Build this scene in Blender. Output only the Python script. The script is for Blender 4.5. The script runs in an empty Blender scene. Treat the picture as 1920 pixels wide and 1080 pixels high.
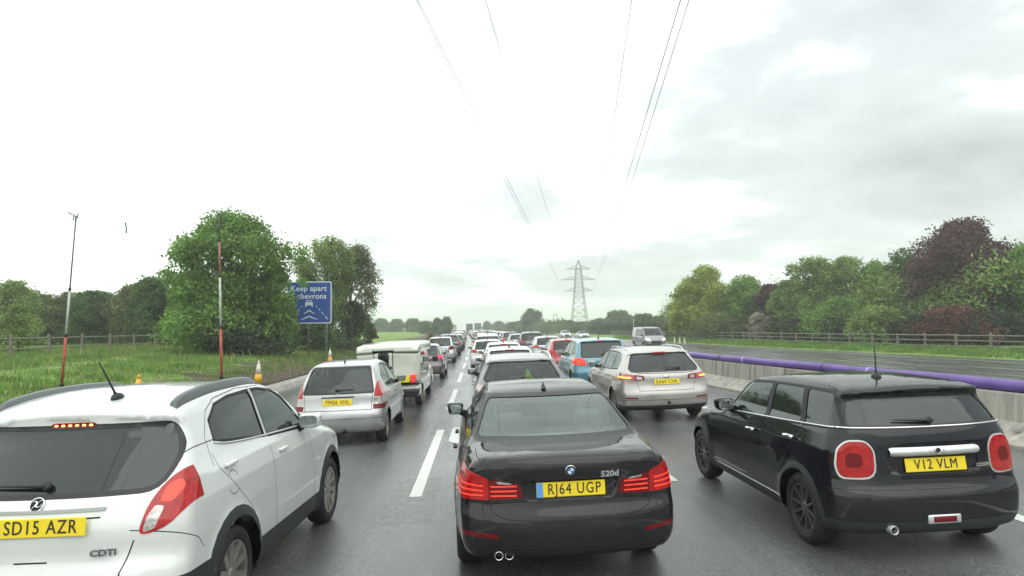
import bpy, bmesh, math, random
import numpy as np
from mathutils import Vector, Matrix, Euler
from mathutils.bvhtree import BVHTree
R = math.radians
C = bpy.context.scene.collection
SC = bpy.context.scene

# ------------------------------------------------------------------ camera
FPX, CAMH = 1230.0, 2.05
cam = bpy.data.cameras.new('camera'); camo = bpy.data.objects.new('camera', cam); C.objects.link(camo)
cam.sensor_width = 36; cam.lens = 36 * FPX / 1920; cam.clip_start = .1; cam.clip_end = 6000
ROLL = 0.7
vpx, vpy = 902 - 960, 616 - 540
cr, sr = math.cos(R(ROLL)), math.sin(R(ROLL))
ux, uy = vpx * cr - vpy * sr, vpx * sr + vpy * cr
yaw = math.atan2(-ux, FPX); pit = math.atan2(uy, math.hypot(FPX, ux))
camo.matrix_world = Matrix.Translation((0, 0, CAMH)) @ Matrix.Rotation(-yaw, 4, 'Z') @ Matrix.Rotation(R(90) + pit, 4, 'X') @ Matrix.Rotation(R(-ROLL), 4, 'Z')
SC.camera = camo
SC.render.resolution_x, SC.render.resolution_y = 1024, 576

# ------------------------------------------------------------------ sky, sun, exposure
W = bpy.data.worlds.new("World"); SC.world = W; W.use_nodes = True
nt = W.node_tree; N = nt.nodes; L = nt.links; N.clear()
SUN_EL, SUN_AZ = 50, 150       # sun high behind thin cloud, towards the left rear
def nd(t, **k):
    n = N.new(t)
    for a, b in k.items(): setattr(n, a, b)
    return n
def mth(op, a, b=None, c=None):
    n = nd('ShaderNodeMath', operation=op)
    for i, v in enumerate((a, b, c)):
        if v is None: continue
        if isinstance(v, (int, float)): n.inputs[i].default_value = v
        else: L.new(v, n.inputs[i])
    return n.outputs[0]
sky = nd('ShaderNodeTexSky', sky_type='NISHITA', sun_disc=False, sun_elevation=R(SUN_EL), sun_rotation=R(SUN_AZ), air_density=1.5, dust_density=3)
bgs = nd('ShaderNodeBackground'); bgs.inputs[1].default_value = .08; L.new(sky.outputs[0], bgs.inputs[0])
tc = nd('ShaderNodeTexCoord'); sp = nd('ShaderNodeSeparateXYZ'); L.new(tc.outputs['Generated'], sp.inputs[0])
zc = mth('MAXIMUM', sp.outputs[2], 0.0)
den = mth('ADD', zc, 0.16)
cx = mth('DIVIDE', sp.outputs[0], den); cy = mth('DIVIDE', sp.outputs[1], den)
cv = nd('ShaderNodeCombineXYZ'); L.new(cx, cv.inputs[0]); L.new(cy, cv.inputs[1]); cv.inputs[2].default_value = 3.1
n1 = nd('ShaderNodeTexNoise'); n1.inputs['Scale'].default_value = 1.15; n1.inputs['Detail'].default_value = 9; n1.inputs['Roughness'].default_value = .56; n1.inputs['Distortion'].default_value = .15
L.new(cv.outputs[0], n1.inputs['Vector'])
# more grey cloud to the right of the road and low down, thin bright cloud ahead and overhead to the left
bias = mth('ADD', mth('MULTIPLY', sp.outputs[0], .24), mth('ADD', .035, mth('MULTIPLY', zc, -.24)))
back = nd('ShaderNodeMapRange'); back.inputs[1].default_value = .15; back.inputs[2].default_value = -.35; back.inputs[3].default_value = 0; back.inputs[4].default_value = .8; L.new(sp.outputs[1], back.inputs[0])
flat_ = nd('ShaderNodeMix'); L.new(back.outputs[0], flat_.inputs[0]); L.new(n1.outputs['Fac'], flat_.inputs[2]); flat_.inputs[3].default_value = .50   # even overcast behind us
fac = mth('ADD', flat_.outputs[0], bias)
rp = nd('ShaderNodeValToRGB'); L.new(fac, rp.inputs[0])
e = rp.color_ramp.elements; e[0].position = .40; e[0].color = (1.30, 1.36, 1.32, 1); e[1].position = .86; e[1].color = (.385, .43, .445, 1)
m_ = rp.color_ramp.elements.new(.58); m_.color = (.65, .70, .705, 1)
bgc = nd('ShaderNodeBackground'); bgc.inputs[1].default_value = 1.0; L.new(rp.outputs[0], bgc.inputs[0])
mx = nd('ShaderNodeMixShader'); mx.inputs[0].default_value = .92; L.new(bgs.outputs[0], mx.inputs[1]); L.new(bgc.outputs[0], mx.inputs[2])
wo = nd('ShaderNodeOutputWorld'); L.new(mx.outputs[0], wo.inputs[0])
sl = bpy.data.lights.new('sun', 'SUN'); sl.energy = 1.0; sl.angle = R(75); sl.color = (1, .97, .92)
so = bpy.data.objects.new('sun', sl); C.objects.link(so)
so.rotation_euler = Euler((R(90 - SUN_EL), 0, R(180 - SUN_AZ)))
SC.view_settings.view_transform = 'Standard'; SC.view_settings.look = 'None'; SC.view_settings.gamma = 1
SC.view_settings.exposure = 0.5
SC.cycles.max_bounces = 8; SC.cycles.transparent_max_bounces = 12; SC.cycles.caustics_reflective = False; SC.cycles.caustics_refractive = False
SC.cycles.use_denoising = True

# ------------------------------------------------------------------ helpers
def tag(o, label=None, cat=None, group=None, kind=None):
    for k, v in (('label', label), ('category', cat), ('group', group), ('kind', kind)):
        if v: o[k] = v
    return o
def empty(name, loc=(0, 0, 0), rz=0, ry=0):
    o = bpy.data.objects.new(name, None); C.objects.link(o); o.location = loc; o.rotation_euler = (0, ry, rz); o.empty_display_size = .2
    return o
def link(name, me, parent=None, mats=None):
    o = bpy.data.objects.new(name, me); C.objects.link(o)
    if parent: o.parent = parent
    if mats:
        for m in (mats if isinstance(mats, (list, tuple)) else [mats]): me.materials.append(m)
    return o
def frombm(name, bm, mats, parent=None, smooth=True):
    me = bpy.data.meshes.new(name); bm.to_mesh(me); bm.free()
    if smooth: me.polygons.foreach_set('use_smooth', [True] * len(me.polygons))
    return link(name, me, parent, mats)
def frompy(name, v, f, mats, parent=None, smooth=False, mi=None):
    me = bpy.data.meshes.new(name); me.from_pydata([tuple(p) for p in v], [], [tuple(q) for q in f])
    if smooth: me.polygons.foreach_set('use_smooth', [True] * len(me.polygons))
    if mi is not None: me.polygons.foreach_set('material_index', mi)
    me.update()
    return link(name, me, parent, mats)
def quads(name, V, mats, parent=None, mi=None):
    """V: (n,4,3) array of quads -> one mesh, fast"""
    n = len(V); me = bpy.data.meshes.new(name)
    me.vertices.add(n * 4); me.vertices.foreach_set('co', V.reshape(-1).astype(np.float32))
    me.loops.add(n * 4); me.loops.foreach_set('vertex_index', np.arange(n * 4, dtype=np.int32))
    me.polygons.add(n); me.polygons.foreach_set('loop_start', np.arange(0, n * 4, 4, dtype=np.int32))
    if mi is not None: me.polygons.foreach_set('material_index', mi.astype(np.int32))
    me.update(calc_edges=True)
    return link(name, me, parent, mats)
def copy_tree(o, parent=None, **kw):
    c = o.copy(); C.objects.link(c); c.parent = parent
    for ch in [x for x in bpy.data.objects if x.parent == o]: copy_tree(ch, c)
    return c
def bbox(bm, x0, x1, y0, y1, z0, z1, M=None, bev=0, seg=2):
    r = bmesh.ops.create_cube(bm, size=1); vs = r['verts']
    bmesh.ops.transform(bm, matrix=Matrix.Translation(((x0 + x1) / 2, (y0 + y1) / 2, (z0 + z1) / 2)) @ Matrix.Diagonal((x1 - x0, y1 - y0, z1 - z0, 1)), verts=vs)
    if bev:
        es = list({e for v in vs for e in v.link_edges})
        r = bmesh.ops.bevel(bm, geom=es, offset=bev, segments=seg, affect='EDGES', profile=.5)
        vs = list({v for f in r['faces'] for v in f.verts} | {v for v in vs if v.is_valid})
    if M is not None: bmesh.ops.transform(bm, matrix=M, verts=vs)
    return vs
def tube(bm, pts, rad, seg=8, flat=1.0, cap=True):
    pts = [Vector(p) for p in pts]; n = len(pts); rad = rad if isinstance(rad, (list, tuple)) else [rad] * n
    rings = []
    for i, p in enumerate(pts):
        d = (pts[min(i + 1, n - 1)] - pts[max(i - 1, 0)]).normalized()
        up = Vector((0, 0, 1)) if abs(d.z) < .9 else Vector((0, 1, 0))
        a = d.cross(up).normalized(); b = a.cross(d).normalized()
        rings.append([bm.verts.new(p + (a * math.cos(t) + b * math.sin(t) * flat) * rad[i]) for t in [2 * math.pi * k / seg for k in range(seg)]])
    for i in range(n - 1):
        for k in range(seg): bm.faces.new((rings[i][k], rings[i][(k + 1) % seg], rings[i + 1][(k + 1) % seg], rings[i + 1][k]))
    if cap: bm.faces.new(rings[0][::-1]); bm.faces.new(rings[-1])
def lathe(bm, prof, seg=32, M=None, close=False, mi=None):
    """prof: list of (r, h); axis along +x"""
    rings = []
    for r, h in prof:
        rings.append([bm.verts.new((h, r * math.cos(t), r * math.sin(t))) for t in [2 * math.pi * k / seg for k in range(seg)]])
    vs = [v for q in rings for v in q]
    rr = list(range(len(rings) - 1)) + ([len(rings) - 1] if close else [])
    for i in rr:
        j = (i + 1) % len(rings)
        for k in range(seg):
            f = bm.faces.new((rings[i][k], rings[j][k], rings[j][(k + 1) % seg], rings[i][(k + 1) % seg]))
            if mi is not None: f.material_index = mi
    if M is not None: bmesh.ops.transform(bm, matrix=M, verts=vs)
    return vs

# ------------------------------------------------------------------ materials
def mat(name, col, rough=.5, metal=0, coat=0, emit=None, es=0, spec=None, ior=None, inner=None, noise=None, bump=None, trans=0):
    m = bpy.data.materials.new(name); m.use_nodes = True
    t = m.node_tree; b = t.nodes['Principled BSDF']
    b.inputs['Base Color'].default_value = (*col, 1); b.inputs['Roughness'].default_value = rough; b.inputs['Metallic'].default_value = metal
    b.inputs['Coat Weight'].default_value = coat; b.inputs['Coat Roughness'].default_value = .04; b.inputs['Coat IOR'].default_value = 1.5
    if ior: b.inputs['IOR'].default_value = ior
    if spec is not None: b.inputs['Specular IOR Level'].default_value = spec
    if emit: b.inputs['Emission Color'].default_value = (*emit, 1); b.inputs['Emission Strength'].default_value = es
    co = t.nodes.new('ShaderNodeTexCoord')
    if noise:   # (scale, amount) multiplies the colour up and down
        n = t.nodes.new('ShaderNodeTexNoise'); n.inputs['Scale'].default_value = noise[0]; n.inputs['Detail'].default_value = 6
        t.links.new(co.outputs['Object'], n.inputs['Vector'])
        r = t.nodes.new('ShaderNodeValToRGB'); a = noise[1]
        r.color_ramp.elements[0].position = .3; r.color_ramp.elements[1].position = .7
        r.color_ramp.elements[0].color = tuple(c * (1 - a) for c in col) + (1,); r.color_ramp.elements[1].color = tuple(min(1, c * (1 + a)) for c in col) + (1,)
        t.links.new(n.outputs['Fac'], r.inputs[0]); t.links.new(r.outputs[0], b.inputs['Base Color'])
    if bump:    # (scale, strength)
        n = t.nodes.new('ShaderNodeTexNoise'); n.inputs['Scale'].default_value = bump[0]; n.inputs['Detail'].default_value = 5
        t.links.new(co.outputs['Object'], n.inputs['Vector'])
        u = t.nodes.new('ShaderNodeBump'); u.inputs['Strength'].default_value = bump[1]; u.inputs['Distance'].default_value = .02
        t.links.new(n.outputs['Fac'], u.inputs['Height']); t.links.new(u.outputs[0], b.inputs['Normal'])
    if inner:   # the unseen back of a body panel is bare dark lining
        g = t.nodes.new('ShaderNodeNewGeometry'); x = t.nodes.new('ShaderNodeMixShader'); d = t.nodes.new('ShaderNodeBsdfDiffuse')
        d.inputs[0].default_value = (*inner, 1)
        t.links.new(g.outputs['Backfacing'], x.inputs[0]); t.links.new(b.outputs[0], x.inputs[1]); t.links.new(d.outputs[0], x.inputs[2])
        t.links.new(x.outputs[0], t.nodes['Material Output'].inputs[0])
    return m
def paint(name, col, metal=0., rough=.3, dirt=.26, spec=.5, cior=1.7):
    """car paint: clear coat with fine rain beads on upward faces, and a little road dirt low down"""
    m = mat(name, col, rough, metal, 1.0, inner=(.03, .03, .032), spec=spec)
    t = m.node_tree; b = t.nodes['Principled BSDF']; A = t.nodes.new; K = t.links.new
    b.inputs['Coat IOR'].default_value = cior
    co = A('ShaderNodeTexCoord')
    v = A('ShaderNodeTexVoronoi'); v.inputs['Scale'].default_value = 55; v.feature = 'F1'; K(co.outputs['Object'], v.inputs['Vector'])
    r = A('ShaderNodeValToRGB'); r.color_ramp.elements[0].position = .12; r.color_ramp.elements[1].position = .32
    r.color_ramp.elements[0].color = (1, 1, 1, 1); r.color_ramp.elements[1].color = (0, 0, 0, 1); K(v.outputs['Distance'], r.inputs[0])
    g = A('ShaderNodeNewGeometry'); s = A('ShaderNodeSeparateXYZ'); K(g.outputs['Normal'], s.inputs[0])
    q = A('ShaderNodeMath'); q.operation = 'MULTIPLY'; q.use_clamp = True; K(s.outputs[2], q.inputs[0]); K(r.outputs[0], q.inputs[1])
    u = A('ShaderNodeBump'); u.inputs['Strength'].default_value = .35; u.inputs['Distance'].default_value = .004; K(q.outputs[0], u.inputs['Height'])
    K(u.outputs[0], b.inputs['Coat Normal'])
    n = A('ShaderNodeTexNoise'); n.inputs['Scale'].default_value = 2.5; n.inputs['Detail'].default_value = 6; K(co.outputs['Object'], n.inputs['Vector'])
    p = A('ShaderNodeSeparateXYZ'); K(co.outputs['Object'], p.inputs[0])
    mr = A('ShaderNodeMapRange'); mr.inputs[1].default_value = .95; mr.inputs[2].default_value = .2; mr.inputs[3].default_value = 0; mr.inputs[4].default_value = dirt * 2.2
    K(p.outputs[2], mr.inputs[0])
    w = A('ShaderNodeMath'); w.operation = 'MULTIPLY'; w.use_clamp = True; K(mr.outputs[0], w.inputs[0]); K(n.outputs['Fac'], w.inputs[1])
    mc = A('ShaderNodeMix'); mc.data_type = 'RGBA'; mc.inputs[6].default_value = (*col, 1); mc.inputs[7].default_value = (.09, .08, .065, 1)
    K(w.outputs[0], mc.inputs[0]); K(mc.outputs[2], b.inputs['Base Color'])
    return m
def glass(name, tint, see=.5, body=(.02, .025, .027), f0=1.45):
    """window glass: part see-through, part tint film, with a sky reflection"""
    m = bpy.data.materials.new(name); m.use_nodes = True; t = m.node_tree; t.nodes.clear(); A = t.nodes.new; K = t.links.new
    tr = A('ShaderNodeBsdfTransparent'); tr.inputs[0].default_value = (*tint, 1)
    df = A('ShaderNodeBsdfDiffuse'); df.inputs[0].default_value = (*body, 1)
    m1 = A('ShaderNodeMixShader'); m1.inputs[0].default_value = see; K(df.outputs[0], m1.inputs[1]); K(tr.outputs[0], m1.inputs[2])
    gl = A('ShaderNodeBsdfGlossy'); gl.inputs['Roughness'].default_value = .03; gl.inputs[0].default_value = (.92, 1, .98, 1)
    fr = A('ShaderNodeFresnel'); fr.inputs[0].default_value = f0
    m2 = A('ShaderNodeMixShader'); K(fr.outputs[0], m2.inputs[0]); K(m1.outputs[0], m2.inputs[1]); K(gl.outputs[0], m2.inputs[2])
    o = A('ShaderNodeOutputMaterial'); K(m2.outputs[0], o.inputs[0])
    return m
M = {}
M['glass'] = glass('clear_glass', (.62, .74, .72), .8, (.05, .06, .06), 1.55)
M['wetglass'] = glass('wet_rear_glass', (.62, .76, .73), .72, (.10, .12, .115), 1.85)
M['tint'] = glass('privacy_glass', (.2, .2, .22), .14, (.014, .015, .018), 1.6)
M['black'] = mat('black_plastic', (.012, .013, .014), .45)
M['trimplastic'] = mat('grey_plastic_cladding', (.028, .032, .033), .5, bump=(180, .15))
M['rail'] = mat('roof_rail_plastic', (.085, .10, .105), .35)
M['rubber'] = mat('rubber_seal', (.006, .006, .007), .6)
M['gap'] = mat('shut_line', (.01, .01, .011), .8)
M['tyre'] = mat('tyre_rubber', (.016, .016, .017), .7, bump=(120, .3))
M['rim'] = mat('alloy_rim', (.38, .37, .34), .35, .8, noise=(6, .2))
M['rimdark'] = mat('dark_alloy_rim', (.13, .13, .135), .35, .7)
M['chrome'] = mat('chrome', (.75, .76, .77), .12, 1)
M['satin'] = mat('satin_silver', (.62, .65, .64), .3, .6)
M['red'] = mat('red_lens', (.30, .004, .005), .12, coat=.8, emit=(1, .02, .01), es=.05, spec=.2, noise=(26, .4))
M['reddark'] = mat('dark_red_lens', (.14, .003, .005), .12, coat=.35, spec=.2)
M['redpale'] = mat('pale_red_lens', (.34, .06, .06), .12, coat=1, noise=(30, .4))
M['redlit'] = mat('lit_red_lens', (.5, .02, .01), .15, coat=.35, emit=(1, .06, .015), es=.42, noise=(60, .6))
M['led'] = mat('lit_brake_led', (.9, .2, .1), .3, emit=(1, .35, .12), es=2.5)
M['amberlit'] = mat('lit_amber_lens', (.8, .3, .03), .15, coat=1, emit=(1, .38, .04), es=1.6)
M['lensclear'] = mat('clear_lens', (.42, .38, .36), .15, .5, coat=1, noise=(40, .5))
M['pink'] = mat('pink_red_lens', (.45, .02, .05), .15, coat=.3, emit=(1, .04, .12), es=.22)
M['plate'] = mat('yellow_plate', (.78, .60, .015), .4)
M['plateeu'] = mat('blue_plate_band', (.10, .30, .62), .4)
M['char'] = mat('plate_character', (.012, .010, .008), .5)
M['seat'] = mat('seat_cloth', (.09, .095, .095), .8)
M['seatlight'] = mat('pale_leather', (.30, .32, .30), .6)
M['headlamp'] = mat('headlamp_glass', (.75, .78, .8), .1, .3, coat=1)
M['headlit'] = mat('lit_headlamp', (1, 1, .95), .2, emit=(1, .97, .88), es=1.3)
M['white_enamel'] = mat('white_enamel', (.7, .7, .7), .3)
M['blue_enamel'] = mat('blue_enamel', (.03, .2, .55), .3)
M['steel'] = mat('galvanised_steel', (.32, .33, .33), .5, .5, noise=(3, .2))
M['hivis'] = mat('hi_vis_cloth', (.62, .85, .05), .7)

# ------------------------------------------------------------------ lie of the land
def crv(y):                      # the road bends gently to the left far ahead
    return -y * y / 10800 if y < 160 else -2.37 - .0296 * (y - 160)
def slope(y): return -y / 5400 if y < 160 else -.0296
def rz(u): return .025 * u       # cross-fall of our carriageway
bX = lambda y: float(np.interp(y, (-20, 0, 10, 17, 23, 40, 80, 900), (10.1, 8.95, 8.4, 7.9, 7.5, 7.2, 7.0, 7.0)))
oR = lambda y: float(np.interp(y, (-20, 0, 40, 61, 97, 900), (36, 34.5, 32, 29.5, 27, 26)))
def ground(u, y):
    ob = bX(y) + 1.3; oe = oR(y)
    return float(np.interp(u, (-900, -300, -60, -26, -17, -12, -9.6, -8.3, -7.55, -7.5, bX(y) + .4, ob, oe, oe + .1, oe + 3, oe + 20, oe + 300, oe + 900),
                           (3, 1.6, .95, .85, .6, .25, .0, -.1, -.12, -.30, .12, .16, -.28, -.2, .0, .15, 1., 3)))
# ------------------------------------------------------------------ car bodies
def chaikin(p, n=2):
    p = np.array(p, float)
    for _ in range(n):
        q = np.roll(p, -1, 0)
        p = np.stack([p * .75 + q * .25, p * .25 + q * .75], 1).reshape(-1, 2)
    return p
def sdf2(P, poly):
    d = np.full(len(P), 1e9); s = np.ones(len(P))
    n = len(poly)
    for i in range(n):
        a, b = poly[i], poly[i - 1]
        e = b - a; w = P - a
        t = np.clip((w @ e) / (e @ e + 1e-12), 0, 1)
        q = w - e * t[:, None]
        d = np.minimum(d, (q * q).sum(1))
        c = np.stack([P[:, 1] >= a[1], P[:, 1] < b[1], e[0] * w[:, 1] > e[1] * w[:, 0]])
        s = np.where(c.all(0) | (~c).all(0), -s, s)
    return s * np.sqrt(d)
def smax(a, b, k):
    h = np.maximum(k - np.abs(a - b), 0) / k
    return np.maximum(a, b) + h * h * k / 4
def rpoly(pts, r=.03, seg=3):
    """convex polygon with rounded corners; r may be a list"""
    n = len(pts); out = []
    for i in range(n):
        p = Vector(pts[i]); a = Vector(pts[i - 1]) - p; b = Vector(pts[(i + 1) % n]) - p
        rr = r[i] if isinstance(r, (list, tuple)) else r
        if rr <= 0: out.append(p); continue
        t = min(rr, a.length * .45, b.length * .45)
        p0 = p + a.normalized() * t; p1 = p + b.normalized() * t
        for k in range(seg + 1):
            s = k / seg; out.append(p0.lerp(p, s).lerp(p.lerp(p1, s), s))
    return [tuple(v) for v in out]
def ccw(p):
    a = sum(p[i - 1][0] * p[i][1] - p[i][0] * p[i - 1][1] for i in range(len(p)))
    return list(p) if a > 0 else list(p)[::-1]
def mir(p): return [(-a, b) for a, b in p]

class Shell:
    """A car body: side silhouette, plan curve and tumblehome intersected with soft edges, then cut along
    the outlines of its windows, lamps and arches."""
    def __init__(s, S, cell=.04):
        s.S = S; poly = chaikin(S['prof'], S.get('chk', 2))
        Lg = max(p[0] for p in S['prof']); H = max(p[1] for p in S['prof']); zb = min(p[1] for p in S['prof']); hw = S['W'] / 2
        s.L, s.hw, s.H = Lg, hw, H
        plan = np.array(S['plan']); side = np.array(S['side']); k = S.get('k', .07); bow = S.get('bow', (.16, .28)); crown = S.get('crown', .05)
        axl = S.get('arch', []); fl = S.get('flare', .012); ar = S.get('ar', .36)
        tp = S.get('rearnarrow', 0.)
        def F(P):
            x, y, z = np.abs(P[:, 0]), P[:, 1], P[:, 2]
            xn = x / hw
            w = np.interp(y, plan[:, 0], plan[:, 1]) * hw + np.interp(z, side[:, 0], side[:, 1])
            if tp: w = w - tp * np.clip((z - S['belt']) / .5, 0, 1) * np.clip(1 - y / 1.6, 0, 1)
            for ya, za in axl:
                r = np.hypot(y - ya, z - za); w = w + fl * np.exp(-((r - ar) / .07) ** 2) * (z > za - .2) + fl * .6 * (r < ar) * (z > za - .2)
            yr = np.clip(1 - y / (Lg * .45), 0, 1); yf = np.clip((y - Lg * .55) / (Lg * .45), 0, 1)
            y2 = y - bow[0] * xn ** 2.6 * np.sqrt(yr) * 1.0 + bow[1] * xn ** 2.6 * np.sqrt(yf)
            z2 = z + crown * xn ** 2 * np.clip((z - .7) / .5, 0, 1)
            a = sdf2(np.stack([y2, z2], 1), poly)
            kk = k * (1 - .45 * np.clip((z - S['belt']) / .3, 0, 1))
            return smax(a, (x - w), kk)
        s.F = F
        # seed box grid
        zc0 = zb + .01
        nx = int(2 * hw / cell) // 2 * 2; ny = int(Lg / cell); nz = int((H - zb) / cell)
        B = []; Fc = []
        def grid(fn, a, b, flip):
            base = len(B)
            for i in range(a + 1):
                for j in range(b + 1): B.append(fn(i / a, j / b))
            for i in range(a):
                for j in range(b):
                    q = (base + i * (b + 1) + j, base + (i + 1) * (b + 1) + j, base + (i + 1) * (b + 1) + j + 1, base + i * (b + 1) + j + 1)
                    Fc.append(q[::-1] if flip else q)
        X = lambda u: (2 * u - 1) * hw * 1.06
        Y = lambda u: -.1 + u * (Lg + .2)
        Z = lambda u: zb - .05 + u * (H - zb + .1)
        grid(lambda u, v: (X(u), Y(0), Z(v)), nx, nz, False)       # rear, faces -y
        grid(lambda u, v: (X(u), Y(1), Z(v)), nx, nz, True)
        grid(lambda u, v: (X(0), Y(u), Z(v)), ny, nz, True)
        grid(lambda u, v: (X(1), Y(u), Z(v)), ny, nz, False)
        grid(lambda u, v: (X(u), Y(v), Z(1)), nx, ny, False)
        grid(lambda u, v: (X(u), Y(v), Z(0)), nx, ny, True)
        B = np.array(B)
        Cn = np.stack([B[:, 0] * .5, .22 * Lg + np.clip(B[:, 1], 0, Lg) * .56, zb + (B[:, 2] - zb) * .3 + .14], 1)
        lo = np.zeros(len(B)); hi = np.ones(len(B)) * 1.05
        for _ in range(16):
            m = (lo + hi) / 2; f = F(Cn + (B - Cn) * m[:, None]); lo = np.where(f < 0, m, lo); hi = np.where(f < 0, hi, m)
        P = Cn + (B - Cn) * ((lo + hi) / 2)[:, None]
        bm = bmesh.new(); vs = [bm.verts.new(p) for p in P]
        for q in Fc: bm.faces.new([vs[i] for i in q])
        bmesh.ops.remove_doubles(bm, verts=bm.verts, dist=1e-4)
        bm.normal_update()
        s.fast = S.get('fast', False)
        s.reg = bm.faces.layers.int.new('reg'); s.bm = bm; s.bvh = BVHTree.FromBMesh(bm); s.n = 0; s.parts = {}
    def fixnormals(s, me, off=0.):
        n = len(me.vertices)
        if not n: return
        P = np.empty(n * 3, np.float32); me.vertices.foreach_get('co', P); P = P.reshape(-1, 3).astype(float); h = 2e-3
        f0 = s.F(P); G = np.stack([s.F(P + d) - f0 for d in np.eye(3) * h], 1)
        G[:, 0] = np.where(np.abs(P[:, 0]) < 1e-3, 0, G[:, 0])
        G /= np.maximum(np.linalg.norm(G, axis=1, keepdims=True), 1e-9)
        # vertices that left the surface (recesses, skirts) keep the mesh normal
        V = np.empty(n * 3, np.float32); me.vertices.foreach_get('normal', V) if hasattr(me.vertices[0], 'normal') else None
        V = V.reshape(-1, 3); bad = (np.abs(f0 - off) > .006) | ((G * V).sum(1) < .5)
        G = np.where(bad[:, None], V, G)
        me.normals_split_custom_set_from_vertices([tuple(g) for g in G])
    # -- surface lookups
    def rear(s, x, z):
        h = s.bvh.ray_cast(Vector((x, -1, z)), Vector((0, 1, 0))); return (h[0], h[1]) if h[0] else (Vector((x, 0, z)), Vector((0, -1, 0)))
    def front(s, x, z):
        h = s.bvh.ray_cast(Vector((x, s.L + 1, z)), Vector((0, -1, 0))); return (h[0], h[1]) if h[0] else (Vector((x, s.L, z)), Vector((0, 1, 0)))
    def flank(s, y, z, sg=1):
        h = s.bvh.ray_cast(Vector((sg * 3, y, z)), Vector((-sg, 0, 0))); return (h[0], h[1]) if h[0] else (Vector((sg * s.hw, y, z)), Vector((sg, 0, 0)))
    def top(s, x, y):
        h = s.bvh.ray_cast(Vector((x, y, 4)), Vector((0, 0, -1))); return (h[0], h[1]) if h[0] else (Vector((x, y, s.H)), Vector((0, 0, 1)))
    def cut(s, view, poly, name, only=None, ymax=None, ymin=None, sgn=None):
        """mark the faces inside a convex outline seen from a side ('L','R'), rear ('B') or front ('F')"""
        if name not in s.parts: s.n += 1; s.parts[name] = s.n
        rid = s.parts[name]; poly = ccw(poly); bm = s.bm; reg = s.reg
        ia, ib = (1, 2) if view in 'LR' else (0, 2)
        if view == 'T': ia, ib = 0, 1
        a0 = min(p[0] for p in poly); a1 = max(p[0] for p in poly); b0 = min(p[1] for p in poly); b1 = max(p[1] for p in poly)
        nrm = {'L': (-1, 0, 0), 'R': (1, 0, 0), 'B': (0, -1, 0), 'F': (0, 1, 0), 'T': (0, 0, 1)}[view]; nv = Vector(nrm)
        thr = {'L': .15, 'R': .15, 'B': .02, 'F': .02, 'T': .2}[view]
        okr = None if only is None else {s.parts[o] if o else 0 for o in only}
        cand = []
        for f in bm.faces:
            if okr is not None and f[reg] not in okr: continue
            if f.normal.dot(nv) < thr: continue
            va = [v.co[ia] for v in f.verts]; vb = [v.co[ib] for v in f.verts]
            if max(va) < a0 or min(va) > a1 or max(vb) < b0 or min(vb) > b1: continue
            if ymax is not None and min(v.co.y for v in f.verts) > ymax: continue
            if ymin is not None and max(v.co.y for v in f.verts) < ymin: continue
            cand.append(f)
        planes = []
        for i in range(len(poly)):
            p, q = Vector(poly[i - 1]), Vector(poly[i]); d = q - p
            if d.length < 1e-6: continue
            n2 = Vector((d.y, -d.x)).normalized()
            co = [0, 0, 0]; no = [0, 0, 0]; co[ia], co[ib] = p.x, p.y; no[ia], no[ib] = n2.x, n2.y
            planes.append((Vector(co), Vector(no)))
        if ymax is not None: planes.append((Vector((0, ymax, 0)), Vector((0, 1, 0))))
        if ymin is not None: planes.append((Vector((0, ymin, 0)), Vector((0, -1, 0))))
        for co, no in planes:
            st = []; keep = []
            for f in cand:
                ds = [(v.co - co).dot(no) for v in f.verts]
                if max(ds) <= 1e-5: keep.append(f)
                elif min(ds) < -1e-5: st.append(f)
            if st:
                es = list({e for f in st for e in f.edges}); vv = list({v for f in st for v in f.verts})
                r = bmesh.ops.bisect_plane(bm, geom=st + es + vv, plane_co=co, plane_no=no, dist=1e-5)
                for g in r['geom']:
                    if isinstance(g, bmesh.types.BMFace) and (g.calc_center_median() - co).dot(no) < 0: keep.append(g)
            cand = keep
            if not cand: break
        for f in cand:
            if f.is_valid: f[reg] = rid
        return rid
    def line(s, view, pts, name='gap', w=.006, **k):
        for i in range(len(pts) - 1):
            a, b = Vector(pts[i]), Vector(pts[i + 1]); d = (b - a).normalized(); n = Vector((-d.y, d.x)) * w / 2; e = d * w * .3
            s.cut(view, [a - e + n, a - e - n, b + e - n, b + e + n], name, only=(None,), **k)
    def drop(s, name):
        rid = s.parts[name]; bmesh.ops.delete(s.bm, geom=[f for f in s.bm.faces if f[s.reg] == rid], context='FACES')
    def take(s, names, oname, mats, parent, off=0., depth=0., smooth=True, flt=None):
        """lift the faces of the named regions out as one object; off moves them along the normal, depth adds a skirt"""
        ids = {s.parts[n]: i for i, n in enumerate(names)}
        fs = [f for f in s.bm.faces if f[s.reg] in ids and (flt is None or flt(f.calc_center_median()))]
        if not fs: return None
        nb = bmesh.new(); mp = {}
        for f in fs:
            vv = []
            for v in f.verts:
                if v not in mp: mp[v] = (nb.verts.new(v.co + v.normal * off), v.normal.copy())
                vv.append(mp[v][0])
            nf = nb.faces.new(vv); nf.material_index = ids[f[s.reg]]
        if depth:
            nm = {a: b for a, b in mp.values()}
            low = {}
            for e in [e for e in nb.edges if len(e.link_faces) == 1]:
                f = e.link_faces[0]
                lp = [l for l in f.loops if l.edge == e][0]; v0, v1 = lp.vert, lp.link_loop_next.vert
                for v in (v0, v1):
                    if v not in low: low[v] = nb.verts.new(v.co - nm[v] * depth)
                q = nb.faces.new((v1, v0, low[v0], low[v1])); q.material_index = f.material_index
        bmesh.ops.delete(s.bm, geom=fs, context='FACES')
        o = frombm(oname, nb, mats, parent, smooth)
        if not s.fast: s.fixnormals(o.data, off)
        return o
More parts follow.
